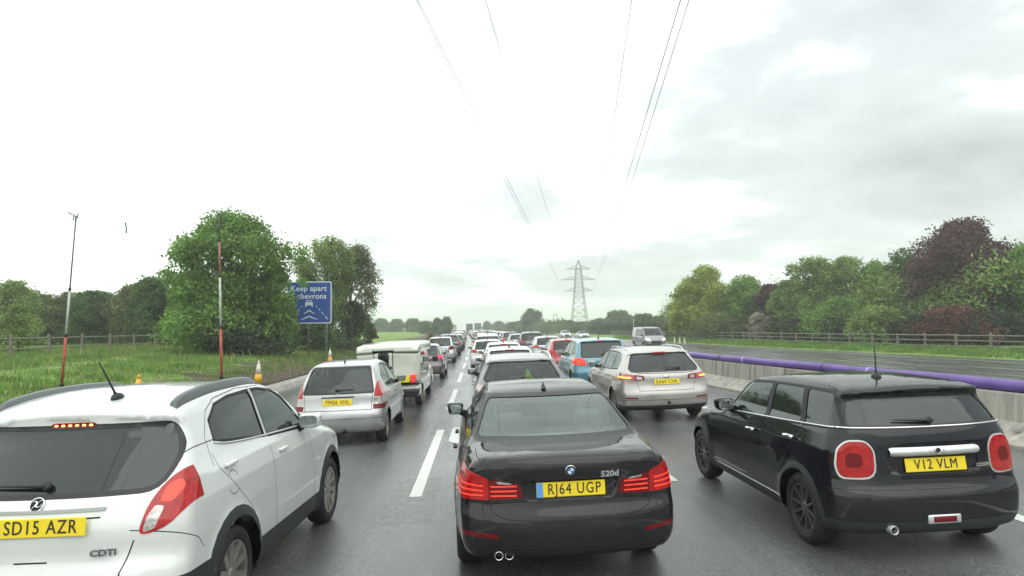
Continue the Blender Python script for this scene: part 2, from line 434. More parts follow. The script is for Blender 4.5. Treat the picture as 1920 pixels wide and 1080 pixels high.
    def body(s, parent, mats, regs=(), name='body'):
        ids = {s.parts[n]: i + 1 for i, n in enumerate(regs) if n in s.parts}
        for f in s.bm.faces: f.material_index = ids.get(f[s.reg], 0); f.smooth = True
        me = bpy.data.meshes.new(name); s.bm.to_mesh(me); s.bm.free()
        if not s.fast: s.fixnormals(me)
        return link(name, me, parent, mats)

# ------------------------------------------------------------------ wheels and fittings
_wc = {}
def wheel(parent, loc, r=.32, w=.2, side=1, spokes=10, rm=None, style='thin', name='wheel', rr=.70):
    key = (r, w, spokes, rm.name, style)
    if key not in _wc:
        bm = bmesh.new(); q = r * rr; h = w / 2
        lathe(bm, [(q, h * .75), (q + .01, h * .95), (q + (r - q) * .55, h), (r - .02, h * .9), (r - .004, h * .7), (r, h * .4), (r, -h * .4), (r - .004, -h * .7), (r - .02, -h * .9), (q, -h * .95), (q * .8, -h * .95)], 40)
        tm = bpy.data.meshes.new('wheel'); bm.to_mesh(tm); bm.free(); tm.polygons.foreach_set('use_smooth', [True] * len(tm.polygons))
        tm.materials.append(M['tyre'])
        bm = bmesh.new()
        lathe(bm, [(q, h * .8), (q - .004, h * .88), (q - .018, h * .84), (q - .022, h * .2), (q - .05, -h * .6), (.001, -h * .6)], 40)
        for f in bm.faces:
            if max(v.co.yz.length for v in f.verts) < q - .021: f.material_index = 1
        lathe(bm, [(.055, h * .3), (.055, h * .62), (.04, h * .72), (.001, h * .74)], 20)
        for k in range(spokes):
            a = 2 * math.pi * k / spokes
            offs = (0,) if style != 'twin' else (-.11, .11)
            for da in offs:
                c, sn = math.cos(a + da), math.sin(a + da); n = Vector((0, -sn, c)); d = Vector((0, c, sn))
                wi, wo = (.028, .02) if style == 'wide' else (.016, .011)
                if style == 'wide': wo = .034
                v = []
                d0 = Vector((0, math.cos(a), math.sin(a)))
                for rad, ww, x0, x1 in ((.045, wi, h * .2, h * .66), (q * .55, (wi + wo) / 2, h * .2, h * .70), (q - .012, wo, h * .3, h * .82)):
                    dd = d0 * rad if rad < .05 else d * rad
                    v.append([bm.verts.new(dd + n * ww + Vector((x0, 0, 0))), bm.verts.new(dd + n * ww * .8 + Vector((x1, 0, 0))), bm.verts.new(dd - n * ww * .8 + Vector((x1, 0, 0))), bm.verts.new(dd - n * ww + Vector((x0, 0, 0)))])
                for i in (0, 1):
                    for j in range(3): bm.faces.new((v[i][j], v[i + 1][j], v[i + 1][j + 1], v[i][j + 1]))
        bmesh.ops.recalc_face_normals(bm, faces=bm.faces)
        rme = bpy.data.meshes.new('rim'); bm.to_mesh(rme); bm.free(); rme.materials.append(rm); rme.materials.append(M['black'])
        _wc[key] = (tm, rme)
    tm, rme = _wc[key]
    o = bpy.data.objects.new(name, tm); C.objects.link(o); o.parent = parent; o.location = loc; o.rotation_euler = (random.uniform(0, 2), 0, 0 if side > 0 else math.pi)
    p = bpy.data.objects.new('rim', rme); C.objects.link(p); p.parent = o
    return o
FONTC = {}
def text(s, size, depth, m, parent, Mx, name='lettering', align='CENTER', bold=0., sx=1., shear=0., space=1.):
    cu = bpy.data.curves.new('t', 'FONT'); cu.body = s; cu.size = size; cu.extrude = depth / 2; cu.align_x = align; cu.align_y = 'CENTER'; cu.offset = bold if bold > .001 else 0; cu.space_character = space; cu.shear = shear
    cu.resolution_u = 3
    o = bpy.data.objects.new('t', cu); C.objects.link(o)
    me = bpy.data.meshes.new_from_object(o); bpy.data.objects.remove(o); bpy.data.curves.remove(cu)
    me.name = name; me.transform(Matrix.Diagonal((sx, 1, 1, 1))); me.transform(Mx); me.materials.clear()
    return link(name, me, parent, m)
def frame_rear(s, x, z, out=.0, flat=False):
    """matrix whose local x,y lie on the tailgate and whose z points back out of it"""
    p, n = s.rear(x, z)
    if flat: n = Vector((0, -1, 0))
    n = Vector((n.x, n.y, n.z)).normalized(); X = Vector((1, 0, 0)); X = (X - n * X.dot(n)).normalized(); Y = n.cross(X)
    return Matrix.Translation(p + n * out) @ Matrix((X, Y, n)).transposed().to_4x4()
def plate(s, parent, x, z, txt, out=.02, tilt=6, eu=False, y=None, w=.525, h=.111):
    p, n = s.rear(x, z)
    if y is not None: p.y = y
    Mx = Matrix.Translation((x, p.y - out, z)) @ Matrix.Rotation(R(90 - tilt), 4, 'X')
    bm = bmesh.new(); bbox(bm, -w / 2, w / 2, -h / 2, h / 2, -.008, 0, Mx, .004, 1)
    o = frombm('number_plate', bm, M['plate'], parent, False)
    if eu:
        bm = bmesh.new(); bbox(bm, -w / 2 + .002, -w / 2 + .05, -h / 2 + .002, h / 2 - .002, 0, .002, Mx); frombm('country_band', bm, M['plateeu'], o, False)
    text(txt, .112, .003, M['char'], o, Mx @ Matrix.Translation((.025 if eu else 0, .0, .002)), 'plate_lettering', bold=.0003, sx=.80, space=1.14)
    return o
def mirror(s, parent, y, z, sg, m, size=(.10, .08, .07), reach=.035, chromecap=None):
    p, n = s.flank(y, z, sg)
    bm = bmesh.new(); a, b, c = size
    cx = p.x + sg * (reach + a * .75)
    r = bmesh.ops.create_cube(bm, size=2); bmesh.ops.bevel(bm, geom=bm.edges[:], offset=.55, segments=4, affect='EDGES', profile=.6)
    for v in bm.verts:
        v.co = Vector((v.co.x * a * (1 - .12 * (v.co.z < 0)), v.co.y * b * (1 if v.co.y > 0 else .62), v.co.z * c)) ; v.co.y += .3 * v.co.x * sg * .3
        v.co += Vector((cx, y + .02, z + .07))
    for f in bm.faces: f.material_index = 0
    o = frombm('wing_mirror', bm, m, parent)
    bm = bmesh.new(); tube(bm, [(p.x - sg * .02, y, z + .0), (p.x + sg * .05, y, z + .03), (cx - sg * .02, y + .01, z + .06)], [.03, .022, .02], 8, 1.6); frombm('stalk', bm, M['black'], o)
    bm = bmesh.new()
    ring = [bm.verts.new((cx + a * .82 * math.copysign(abs(math.cos(t)) ** .6, math.cos(t)), y - b * .60 + .012 * math.cos(t) * sg, z + .07 + c * .78 * math.copysign(abs(math.sin(t)) ** .6, math.sin(t)))) for t in [2 * math.pi * k / 24 for k in range(24)]]
    f = bm.faces.new(ring); 
    if f.normal.y > 0: bmesh.ops.reverse_faces(bm, faces=[f])
    bmesh.ops.recalc_face_normals(bm, faces=bm.faces)
    for v in bm.verts: v.co.y -= .006
    g = frombm('mirror_glass', bm, M['chromeglass'] if 'chromeglass' in M else M['chrome'], o, False)
    return o
def handle(s, parent, y, z, sg, m, w=.17):
    p, n = s.flank(y, z, sg); bm = bmesh.new()
    Mx = Matrix.Translation(p + n * .022)
    bbox(bm, -.011, .011, -w / 2, w / 2, -.015, .015, Mx, .010, 2)
    bbox(bm, -.03, .0, -w / 2, -w / 2 + .03, -.012, .012, Mx); bbox(bm, -.03, .0, w / 2 - .03, w / 2, -.012, .012, Mx)
    return frombm('door_handle', bm, m, parent)
def wiper(s, parent, x0, x1, z0, z1, piv=None):
    bm = bmesh.new(); pts = []
    for k in range(9):
        t = k / 8; x = x0 + (x1 - x0) * t; z = z0 + (z1 - z0) * t; p, n = s.rear(x, z); pts.append(p + n * .022)
    tube(bm, pts, [.018, .017, .014, .012, .011, .010, .009, .008, .006], 6, .8)
    p, n = s.rear(x0, z0); tube(bm, [p - n * .01, p + n * .03], .028, 10)
    return frombm('rear_wiper', bm, M['black'], parent)
def antenna(s, parent, x, y, ln=.28, lean=-.5, base='cone', leanx=0.):
    p, n = s.top(x, y); bm = bmesh.new()
    if base == 'fin':
        pr = [(-.09, 0), (-.07, .02), (-.045, .05), (-.02, .062), (.0, .05), (.05, .02), (.09, 0)]
        for sg in (1,):
            L0 = [bm.verts.new(p + Vector((-.022 if b < .01 else -.012 * (1 - b / .08), a, b))) for a, b in pr]; L1 = [bm.verts.new(p + Vector((.022 if b < .01 else .012 * (1 - b / .08), a, b))) for a, b in pr]
            for i in range(len(pr) - 1): bm.faces.new((L0[i], L0[i + 1], L1[i + 1], L1[i]))
            bm.faces.new(L0); bm.faces.new(L1[::-1])
        bmesh.ops.recalc_face_normals(bm, faces=bm.faces)
        return frombm('roof_antenna', bm, M['black'], parent, False)
    v = bmesh.ops.create_uvsphere(bm, u_segments=14, v_segments=8, radius=1)['verts']
    bmesh.ops.transform(bm, matrix=Matrix.Translation(p) @ Matrix.Diagonal((.035, .065, .04, 1)), verts=v)
    d = Vector((leanx, lean, 1)).normalized()
    tube(bm, [p + d * .02, p + d * .06, p + d * (ln * .6), p + d * ln], [.014, .008, .0065, .005], 8)
    return frombm('roof_antenna', bm, M['black'], parent)
def rails(s, parent, y0, y1, xo, m, h=.05, rad=.02, name='roof_rail', slab=False):
    for sg in (-1, 1):
        bm = bmesh.new(); pts = []; n = 20; rd = []
        for k in range(n + 1):
            t = k / n; y = y0 + (y1 - y0) * t; xx = xo(t) if callable(xo) else xo
            p, nn = s.top(sg * xx, y); up = h * min(1, min(t, 1 - t) * 9) ** .7
            pts.append(p + Vector((0, 0, up - .012))); rd.append(rad * (.7 if k in (0, n) else 1))
        if slab:
            for i in range(n):
                pass
            rings = []
            for i, p in enumerate(pts):
                g = s.top(p.x, p.y)[0].z - .01
                hh = p.z + rad
                midgap = 0
                rings.append([bm.verts.new((p.x + sg * rad * 1.6, p.y, g - .025)), bm.verts.new((p.x + sg * rad * 1.3, p.y, hh - .012)), bm.verts.new((p.x + sg * rad * .5, p.y, hh)), bm.verts.new((p.x - sg * rad * .9, p.y, hh - .006)), bm.verts.new((p.x - sg * rad * 1.5, p.y, g - .01))])
            for i in range(n):
                for j in range(4): bm.faces.new((rings[i][j], rings[i][j + 1], rings[i + 1][j + 1], rings[i + 1][j]))
            bm.faces.new(rings[0]); bm.faces.new(rings[-1][::-1])
            bmesh.ops.recalc_face_normals(bm, faces=bm.faces)
        else:
            tube(bm, pts, rd, 8)
            for t in (0.03, .5, .97):
                p = pts[int(t * n)]; bbox(bm, p.x - .014, p.x + .014, p.y - .06, p.y + .06, s.top(p.x, p.y)[0].z - .01, p.z, bev=.005)
        frombm(name, bm, m, parent)
def badge(s, parent, x, z, r, kind, name='emblem'):
    Mx = frame_rear(s, x, z, .002); 
    Rt = Matrix.Rotation(R(-90), 4, 'Y')
    bm = bmesh.new(); lathe(bm, [(r, 0), (r, .006), (r * .9, .01), (r * .82, .008), (r * .80, .004)], 28, Mx @ Rt)
    o = frombm(name, bm, M['chrome'], parent)
    if kind == 'quarters':
        bm = bmesh.new(); lathe(bm, [(r * .93, .0055), (r * .93, .0107), (r * .62, .0107), (r * .62, .0055)], 28, Mx @ Rt); frombm('ring', bm, M['black'], o)
        for k in range(4):
            bm = bmesh.new(); c = bm.verts.new(Mx @ Vector((0, 0, .009))); vv = [bm.verts.new(Mx @ Vector((r * .6 * math.cos(t), r * .6 * math.sin(t), .009))) for t in [math.pi / 2 * (k + j / 6) for j in range(7)]]
            for j in range(6): bm.faces.new((c, vv[j], vv[j + 1]))
            frombm('quarter', bm, M['blue_enamel'] if k % 2 else M['white_enamel'], o, False)
    elif kind == 'beast':
        bm = bmesh.new(); lathe(bm, [(r * .8, .003), (.001, .003)], 24, Mx @ Rt); frombm('ground', bm, M['gap'], o)
        bm = bmesh.new()
        tube(bm, [Mx @ Vector((a * r, b * r, .007)) for a, b in ((-.55, .35), (-.2, .45), (.1, .2), (-.1, -.1), (.2, -.35), (.6, -.2), (.65, .15))], [r * .12, r * .16, r * .16, r * .18, r * .16, r * .12, r * .06], 6, .5)
        tube(bm, [Mx @ Vector((a * r, b * r, .007)) for a, b in ((.1, .2), (.4, .5), (.6, .55))], [r * .12, r * .1, r * .05], 6, .5)
        tube(bm, [Mx @ Vector((a * r, b * r, .007)) for a, b in ((-.1, -.1), (-.4, -.4), (-.5, -.6))], [r * .12, r * .1, r * .05], 6, .5)
        frombm('figure', bm, M['chrome'], o)
    elif kind == 'wings':
        for sg in (-1, 1):
            bm = bmesh.new(); bbox(bm, -r * .8 + sg * r * 1.6, r * .8 + sg * r * 1.6, -r * .06, r * .06, 0, .004, Mx)
            for k in range(3):
                zz = (k - 1) * r * .28
                bbox(bm, min(sg * r * 1.0, sg * r * (2.3 - .25 * abs(k - 1))), max(sg * r * 1.0, sg * r * (2.3 - .25 * abs(k - 1))), zz - r * .1, zz + r * .1, 0, .006, Mx)
            frombm('wing', bm, M['chrome'], o)
        bm = bmesh.new(); lathe(bm, [(r * .8, .004), (.001, .004)], 20, Mx @ Rt); frombm('ground', bm, M['black'], o)
    elif kind == 'chevrons':
        for f in list(o.data.polygons): pass
    return o
def doublechev(s, parent, x, z, r):
    Mx = frame_rear(s, x, z, .003); bm = bmesh.new()
    for k in (0, 1):
        for sg in (-1, 1): tube(bm, [Mx @ Vector((sg * r, -r * .55 + k * r * .6, 0)), Mx @ Vector((0, r * .05 + k * r * .6, .004))], r * .14, 5)
    return frombm('emblem', bm, M['chrome'], parent)
def cabin(parent, y_front, y_rear, hw, zs=.55, m=None, top=.62, light=None):
    """front seats, rear bench, dashboard and steering wheel"""
    m = m or M['seat']
    def seat(x, w, y, nm, heads):
        bm = bmesh.new()
        bbox(bm, x - w / 2, x + w / 2, y, y + .5, zs - .2, zs - .05, bev=.05)
        Mx = Matrix.Translation((x, y, zs - .1)) @ Matrix.Rotation(R(14), 4, 'X')
        bbox(bm, -w / 2, w / 2, -.07, .07, 0, top, Mx, .06, 3)
        for hx in heads: bbox(bm, hx - .13, hx + .13, -.06, .05, top + .04, top + .23, Mx, .05, 3)
        for hx in heads:
            for d in (-.05, .05): tube(bm, [Mx @ Vector((hx + d, 0, top - .02)), Mx @ Vector((hx + d, 0, top + .06))], .007, 6)
        return frombm(nm, bm, m, parent)
    for sg in (-1, 1): seat(sg * hw * .45, .50, y_front, 'seat', (0,))
    seat(0, hw * 1.55, y_rear, 'rear_bench', (-hw * .48, hw * .48))
    bm = bmesh.new(); bbox(bm, -hw * .9, hw * .9, y_front + .95, y_front + 1.35, zs + .05, zs + .38, bev=.08)
    c = Vector((hw * .45, y_front + .8, zs + .38)); ring = [c + Vector((.18 * math.cos(t), -.07 * math.sin(t), .17 * math.sin(t))) for t in [2 * math.pi * k / 20 for k in range(21)]]
    tube(bm, ring, .014, 6); frombm('dashboard', bm, M['black'], parent)
def exhaust(parent, x, z, y, r=.035, n=1, m=None):
    for k in range(n):
        bm = bmesh.new(); Mx = Matrix.Translation((x + k * r * 2.3, y, z)) @ Matrix.Rotation(R(-90), 4, 'Z')
        lathe(bm, [(r * .82, -.2), (r * .82, -.005), (r * .9, .012), (r, .004), (r, -.2)], 18, Mx); frombm('exhaust_pipe', bm, m or M['satin'], parent)
        
def skirt_wells(s, parent):
    S = s.S
    for ya, za in S['arch']:
        for sg in (-1, 1):
            bm = bmesh.new()
            x1 = s.hw - .06; x0 = s.hw - .34; rr = S['ar'] - .004; prev = None
            for k in range(13):
                t = math.pi * (k / 12) ; y = ya + rr * math.cos(t); z = za + rr * math.sin(t)
                a, b = bm.verts.new((sg * x0, y, z)), bm.verts.new((sg * x1, y, z))
                if prev: bm.faces.new((prev[0], prev[1], b, a))
                prev = (a, b)
            frombm('wheel_housing', bm, M['gap'], parent)
def grow(poly, d):
    p = ccw(poly); n = len(p); out = []
    for i in range(n):
        a, b, c = Vector(p[i - 1]), Vector(p[i]), Vector(p[(i + 1) % n])
        d1 = (b - a).normalized(); d2 = (c - b).normalized(); n1 = Vector((d1.y, -d1.x)); n2 = Vector((d2.y, -d2.x)); m = (n1 + n2).normalized()
        out.append(tuple(b + m * d / max(.5, m.dot(n1))))
    return out
def circ(cy, cz, r, n=28): return [(cy + r * math.cos(2 * math.pi * k / n), cz + r * math.sin(2 * math.pi * k / n)) for k in range(n)]
SP = {}
SP['crossover'] = dict(W=1.777, belt=1.16, k=.10, bow=(.20, .30), crown=.06, flare=.022, ar=.41, r=.345, rymax=.64, lampy=.47,
    prof=[(.12, .24), (.03, .34), (0, .50), (.02, .66), (.075, .74), (.065, .92), (.10, 1.03), (.15, 1.12), (.33, 1.33), (.48, 1.495), (.43, 1.585), (.55, 1.65), (.95, 1.70), (1.4, 1.71), (1.9, 1.685), (2.3, 1.61), (2.7, 1.40), (3.08, 1.20), (3.5, 1.11), (4.0, .99), (4.24, .82), (4.28, .62), (4.26, .4), (4.15, .25), (3.6, .21), (.8, .21)],
    plan=[(0, .95), (.4, .985), (1, 1), (3.2, 1), (3.8, .97), (4.28, .86)],
    side=[(.2, -.05), (.4, -.012), (.6, 0), (.8, -.004), (1.0, -.02), (1.14, -.055), (1.22, -.09), (1.54, -.205), (1.66, -.27), (1.74, -.33)],
    arch=[(.90, .345), (3.42, .345)],
    win=[[(1.76, 1.215), (2.55, 1.165), (2.64, 1.20), (2.38, 1.46), (2.2, 1.545), (1.95, 1.585), (1.78, 1.59)], [(.84, 1.32), (1.68, 1.225), (1.70, 1.59), (1.3, 1.58), (1.02, 1.545), (.86, 1.45)]],
    quarter=[(2.62, 1.17), (2.84, 1.165), (2.72, 1.26), (2.66, 1.29)],
    rwin=([(-.66, 1.13), (.66, 1.13), (.715, 1.32), (.62, 1.48), (-.62, 1.48), (-.715, 1.32)], [.12, .12, .1, .05, .05, .1]),
    wscr=[(-.70, 1.22), (.70, 1.22), (.58, 1.56), (-.58, 1.56)],
    lamp=[([(.60, .865), (.72, .885), (.82, .96), (.885, 1.06), (.99, 1.19), (.99, 1.225), (.77, 1.225), (.69, 1.15), (.635, 1.03)], 'red')],
    hlamp=[(.52, .78), (.84, .84), (.9, .98), (.60, .9)], seats=(1.6, .9), handles=[(.92, 1.13), (1.97, 1.05)], mir=(2.50, 1.15))
SP['saloon'] = dict(W=1.80, belt=1.02, k=.09, bow=(.22, .34), crown=.05, flare=.012, ar=.36, r=.335,
    prof=[(.16, .27), (.04, .35), (0, .48), (.0, .62), (.045, .70), (.05, .86), (.035, .99), (.065, 1.065), (.22, 1.08), (.60, 1.085), (.80, 1.10), (1.1, 1.24), (1.45, 1.385), (1.75, 1.445), (2.25, 1.475), (2.75, 1.445), (3.1, 1.33), (3.62, 1.06), (3.9, 1.0), (4.4, .90), (4.75, .78), (4.9, .60), (4.88, .35), (4.7, .22), (3.2, .2), (.8, .2)],
    plan=[(0, .90), (.5, .965), (1.1, 1), (3.6, .99), (4.3, .96), (4.9, .82)],
    side=[(.2, -.06), (.42, -.01), (.62, 0), (.8, -.012), (.92, -.04), (1.02, -.09), (1.1, -.16), (1.38, -.31), (1.48, -.37)],
    arch=[(1.07, .335), (4.04, .335)],
    win=[[(2.50, 1.02), (3.30, 1.0), (3.38, 1.03), (2.98, 1.28), (2.75, 1.36), (2.5, 1.395)], [(1.50, 1.04), (2.42, 1.02), (2.42, 1.395), (2.05, 1.395), (1.72, 1.33), (1.42, 1.20)]],
    rwin=([(-.69, 1.105), (.69, 1.105), (.565, 1.375), (-.565, 1.375)], .05), rtop=1,
    wscr=[(-.72, 1.07), (.72, 1.07), (.57, 1.42), (-.57, 1.42)],
    lamp=[([(.36, .765), (.62, .745), (.62, .90), (.39, .865)], 'reddark'), ([(.62, .745), (.82, .75), (.96, .80), (.96, .97), (.80, .975), (.62, .905)], 'red')],
    hlamp=[(.48, .66), (.86, .68), (.9, .78), (.52, .77)], seats=(2.35, 1.5), handles=[(1.75, .88), (2.75, .87)], mir=(3.28, 1.0))
SP['supermini'] = dict(W=1.727, belt=1.04, k=.11, bow=(.21, .30), crown=.045, flare=.02, ar=.355, r=.312, rearnarrow=.02, rymax=.8, lampr=.14,
    prof=[(.12, .20), (.02, .30), (0, .44), (.0, .56), (.05, .64), (.06, .84), (.075, 1.04), (.11, 1.12), (.22, 1.27), (.28, 1.34), (.20, 1.395), (.30, 1.435), (.7, 1.455), (1.3, 1.46), (1.8, 1.44), (2.15, 1.38), (2.45, 1.2), (2.75, 1.02), (3.1, .98), (3.6, .90), (3.9, .76), (3.98, .58), (3.96, .35), (3.85, .22), (3.3, .18), (.7, .18)],
    plan=[(0, .95), (.35, .99), (.9, 1), (3.0, 1), (3.6, .96), (3.98, .84)],
    side=[(.18, -.05), (.35, -.012), (.55, 0), (.75, -.012), (.9, -.03), (1.04, -.085), (1.10, -.12), (1.32, -.20), (1.40, -.24), (1.48, -.32)],
    arch=[(.71, .312), (3.33, .312)],
    win=[[(1.53, 1.035), (2.36, .99), (2.44, 1.02), (2.2, 1.28), (2.1, 1.335), (1.57, 1.365)], [(.82, 1.065), (1.45, 1.04), (1.49, 1.365), (.93, 1.37)], [(.24, 1.10), (.74, 1.07), (.85, 1.37), (.44, 1.365)]],
    rwin=([(-.68, 1.115), (.68, 1.115), (.56, 1.33), (-.56, 1.33)], .05),
    wscr=[(-.66, 1.04), (.66, 1.04), (.58, 1.38), (-.58, 1.38)],
    lamp=[([(.49, .68), (.76, .68), (.785, .78), (.76, .93), (.69, 1.0), (.55, 1.0), (.49, .92)], 'red')],
    hlamp=[(.5, .68), (.76, .68), (.78, .9), (.5, .9)], seats=(1.45, .75), handles=[(.87, .925), (1.70, .875)], mir=(2.30, 1.0))
SP['roundhatch'] = dict(W=1.667, belt=.98, k=.10, bow=(.14, .30), crown=.06, flare=.018, ar=.34, r=.295,
    prof=[(.12, .22), (.03, .32), (0, .44), (0, .58), (.04, .66), (.085, .74), (.10, .96), (.16, 1.06), (.38, 1.32), (.47, 1.42), (.66, 1.48), (1.1, 1.52), (1.6, 1.525), (2.05, 1.47), (2.5, 1.27), (2.95, 1.04), (3.3, .93), (3.65, .78), (3.83, .6), (3.85, .42), (3.75, .25), (3.2, .2), (.6, .2)],
    plan=[(0, .93), (.35, .985), (.8, 1), (3.0, 1), (3.5, .95), (3.85, .82)],
    side=[(.2, -.05), (.35, -.012), (.55, 0), (.75, -.012), (.92, -.045), (1.0, -.08), (1.3, -.19), (1.45, -.26), (1.53, -.34)],
    arch=[(.60, .295), (3.06, .295)],
    win=[[(1.72, 1.0), (2.52, .98), (2.58, 1.0), (2.28, 1.23), (2.05, 1.34), (1.72, 1.41)], [(.98, 1.03), (1.65, 1.0), (1.65, 1.415), (1.25, 1.40), (.86, 1.20)]],
    rwin=([(-.62, .97), (.62, .97), (.52, 1.40), (-.52, 1.40)], .06),
    wscr=[(-.64, 1.03), (.64, 1.03), (.52, 1.40), (-.52, 1.40)],
    lamp=[([(.635, .655), (.86, .655), (.86, .74), (.625, .74)], 'reddark'), ([(.625, .74), (.86, .74), (.86, .88), (.645, .88)], 'lensclear'), ([(.645, .88), (.86, .88), (.84, 1.0), (.75, 1.13), (.68, 1.15), (.655, 1.02)], 'red')],
    hlamp=[(.5, .6), (.78, .64), (.8, .84), (.54, .76)], seats=(1.7, .95), handles=[(1.12, .88), (1.85, .86)], mir=(2.42, .97))
SP['estate'] = dict(W=1.886, belt=1.02, k=.09, bow=(.20, .34), crown=.055, flare=.014, ar=.365, r=.335, rearnarrow=.03,
    prof=[(.14, .24), (.03, .33), (0, .46), (0, .60), (.045, .68), (.075, .78), (.08, .95), (.12, 1.03), (.36, 1.22), (.58, 1.37), (.52, 1.42), (.66, 1.46), (1.1, 1.495), (1.8, 1.51), (2.4, 1.485), (2.8, 1.40), (3.2, 1.2), (3.55, 1.05), (3.9, .98), (4.4, .87), (4.7, .74), (4.83, .56), (4.8, .35), (4.65, .22), (3.2, .2), (.8, .2)],
    plan=[(0, .94), (.5, .985), (1.1, 1), (3.6, .99), (4.3, .95), (4.83, .82)],
    side=[(.2, -.06), (.42, -.01), (.62, 0), (.8, -.012), (.92, -.035), (1.02, -.08), (1.35, -.235), (1.45, -.29), (1.52, -.36)],
    arch=[(1.0, .335), (3.85, .335)],
    win=[[(2.42, 1.03), (3.22, 1.01), (3.28, 1.04), (2.9, 1.29), (2.7, 1.37), (2.42, 1.405)], [(1.52, 1.05), (2.35, 1.03), (2.35, 1.405), (1.56, 1.40)], [(.86, 1.08), (1.45, 1.055), (1.48, 1.40), (1.12, 1.37), (.90, 1.25)]],
    rwin=([(-.66, 1.05), (.66, 1.05), (.70, 1.10), (.56, 1.37), (-.56, 1.37), (-.70, 1.10)], [.06, .06, .03, .05, .05, .03]),
    wscr=[(-.72, 1.06), (.72, 1.06), (.58, 1.43), (-.58, 1.43)],
    lamp=[([(.44, .87), (.62, .86), (.66, .98), (.46, .96)], 'reddark'), ([(.62, .86), (.98, .90), (.99, 1.03), (.66, .98)], 'lensclear')],
    hlamp=[(.5, .66), (.86, .7), (.9, .84), (.56, .78)], seats=(2.25, 1.4), handles=[(1.62, .90), (2.62, .88)], mir=(3.15, 1.0))
SP['hatch'] = dict(W=1.76, belt=1.0, k=.10, bow=(.18, .32), crown=.05, flare=.016, ar=.355, r=.32,
    prof=[(.12, .23), (.03, .33), (0, .46), (0, .60), (.05, .70), (.06, .90), (.10, 1.02), (.30, 1.22), (.46, 1.37), (.42, 1.42), (.56, 1.45), (1.0, 1.485), (1.6, 1.49), (2.1, 1.45), (2.5, 1.30), (3.1, 1.02), (3.5, .94), (3.95, .80), (4.15, .6), (4.15, .4), (4.05, .24), (3.3, .2), (.7, .2)],
    plan=[(0, .94), (.4, .985), (.9, 1), (3.2, 1), (3.8, .96), (4.15, .82)],
    side=[(.2, -.05), (.4, -.012), (.6, 0), (.8, -.012), (.92, -.035), (1.0, -.07), (1.3, -.20), (1.42, -.26), (1.5, -.34)],
    arch=[(.78, .32), (3.34, .32)],
    win=[[(1.92, 1.01), (2.72, .99), (2.78, 1.01), (2.42, 1.27), (2.2, 1.35), (1.92, 1.385)], [(1.08, 1.06), (1.85, 1.02), (1.85, 1.385), (1.4, 1.37), (1.02, 1.22)]],
    rwin=([(-.62, 1.03), (.62, 1.03), (.54, 1.36), (-.54, 1.36)], .06),
    wscr=[(-.66, 1.04), (.66, 1.04), (.54, 1.40), (-.54, 1.40)],
    lamp=[([(.50, .84), (.92, .88), (.94, 1.03), (.66, 1.02), (.54, .96)], 'red')],
    hlamp=[(.5, .64), (.82, .68), (.86, .84), (.54, .78)], seats=(1.85, 1.05), handles=[(1.25, .90), (2.05, .88)], mir=(2.62, .99))
SP['people_carrier'] = dict(W=1.79, belt=1.06, k=.10, bow=(.17, .32), crown=.05, flare=.014, ar=.37, r=.33,
    prof=[(.12, .25), (.03, .35), (0, .48), (0, .64), (.05, .74), (.06, .95), (.09, 1.06), (.26, 1.32), (.38, 1.50), (.33, 1.55), (.46, 1.585), (1.0, 1.62), (1.7, 1.625), (2.2, 1.58), (2.6, 1.44), (3.3, 1.10), (3.6, 1.0), (4.1, .86), (4.3, .68), (4.3, .42), (4.2, .26), (3.4, .22), (.7, .22)],
    plan=[(0, .94), (.4, .985), (.9, 1), (3.3, 1), (3.9, .96), (4.3, .82)],
    side=[(.2, -.05), (.4, -.012), (.6, 0), (.85, -.012), (.98, -.035), (1.06, -.07), (1.45, -.20), (1.56, -.26), (1.63, -.34)],
    arch=[(.80, .33), (3.46, .33)],
    win=[[(1.95, 1.08), (2.85, 1.06), (2.92, 1.08), (2.5, 1.38), (2.25, 1.48), (1.95, 1.52)], [(1.12, 1.12), (1.88, 1.08), (1.88, 1.52), (1.30, 1.51)], [(.55, 1.18), (1.04, 1.14), (1.20, 1.50), (.76, 1.44)]],
    rwin=([(-.64, 1.07), (.64, 1.07), (.58, 1.50), (-.58, 1.50)], .08),
    wscr=[(-.68, 1.12), (.68, 1.12), (.56, 1.53), (-.56, 1.53)],
    lamp=[([(.50, .84), (.70, .82), (.92, .88), (.95, 1.04), (.72, 1.06), (.56, 1.0)], 'red')],
    hlamp=[(.5, .68), (.84, .72), (.88, .90), (.56, .84)], seats=(1.95, 1.1), handles=[(1.25, .95), (2.1, .93)], mir=(2.8, 1.06))
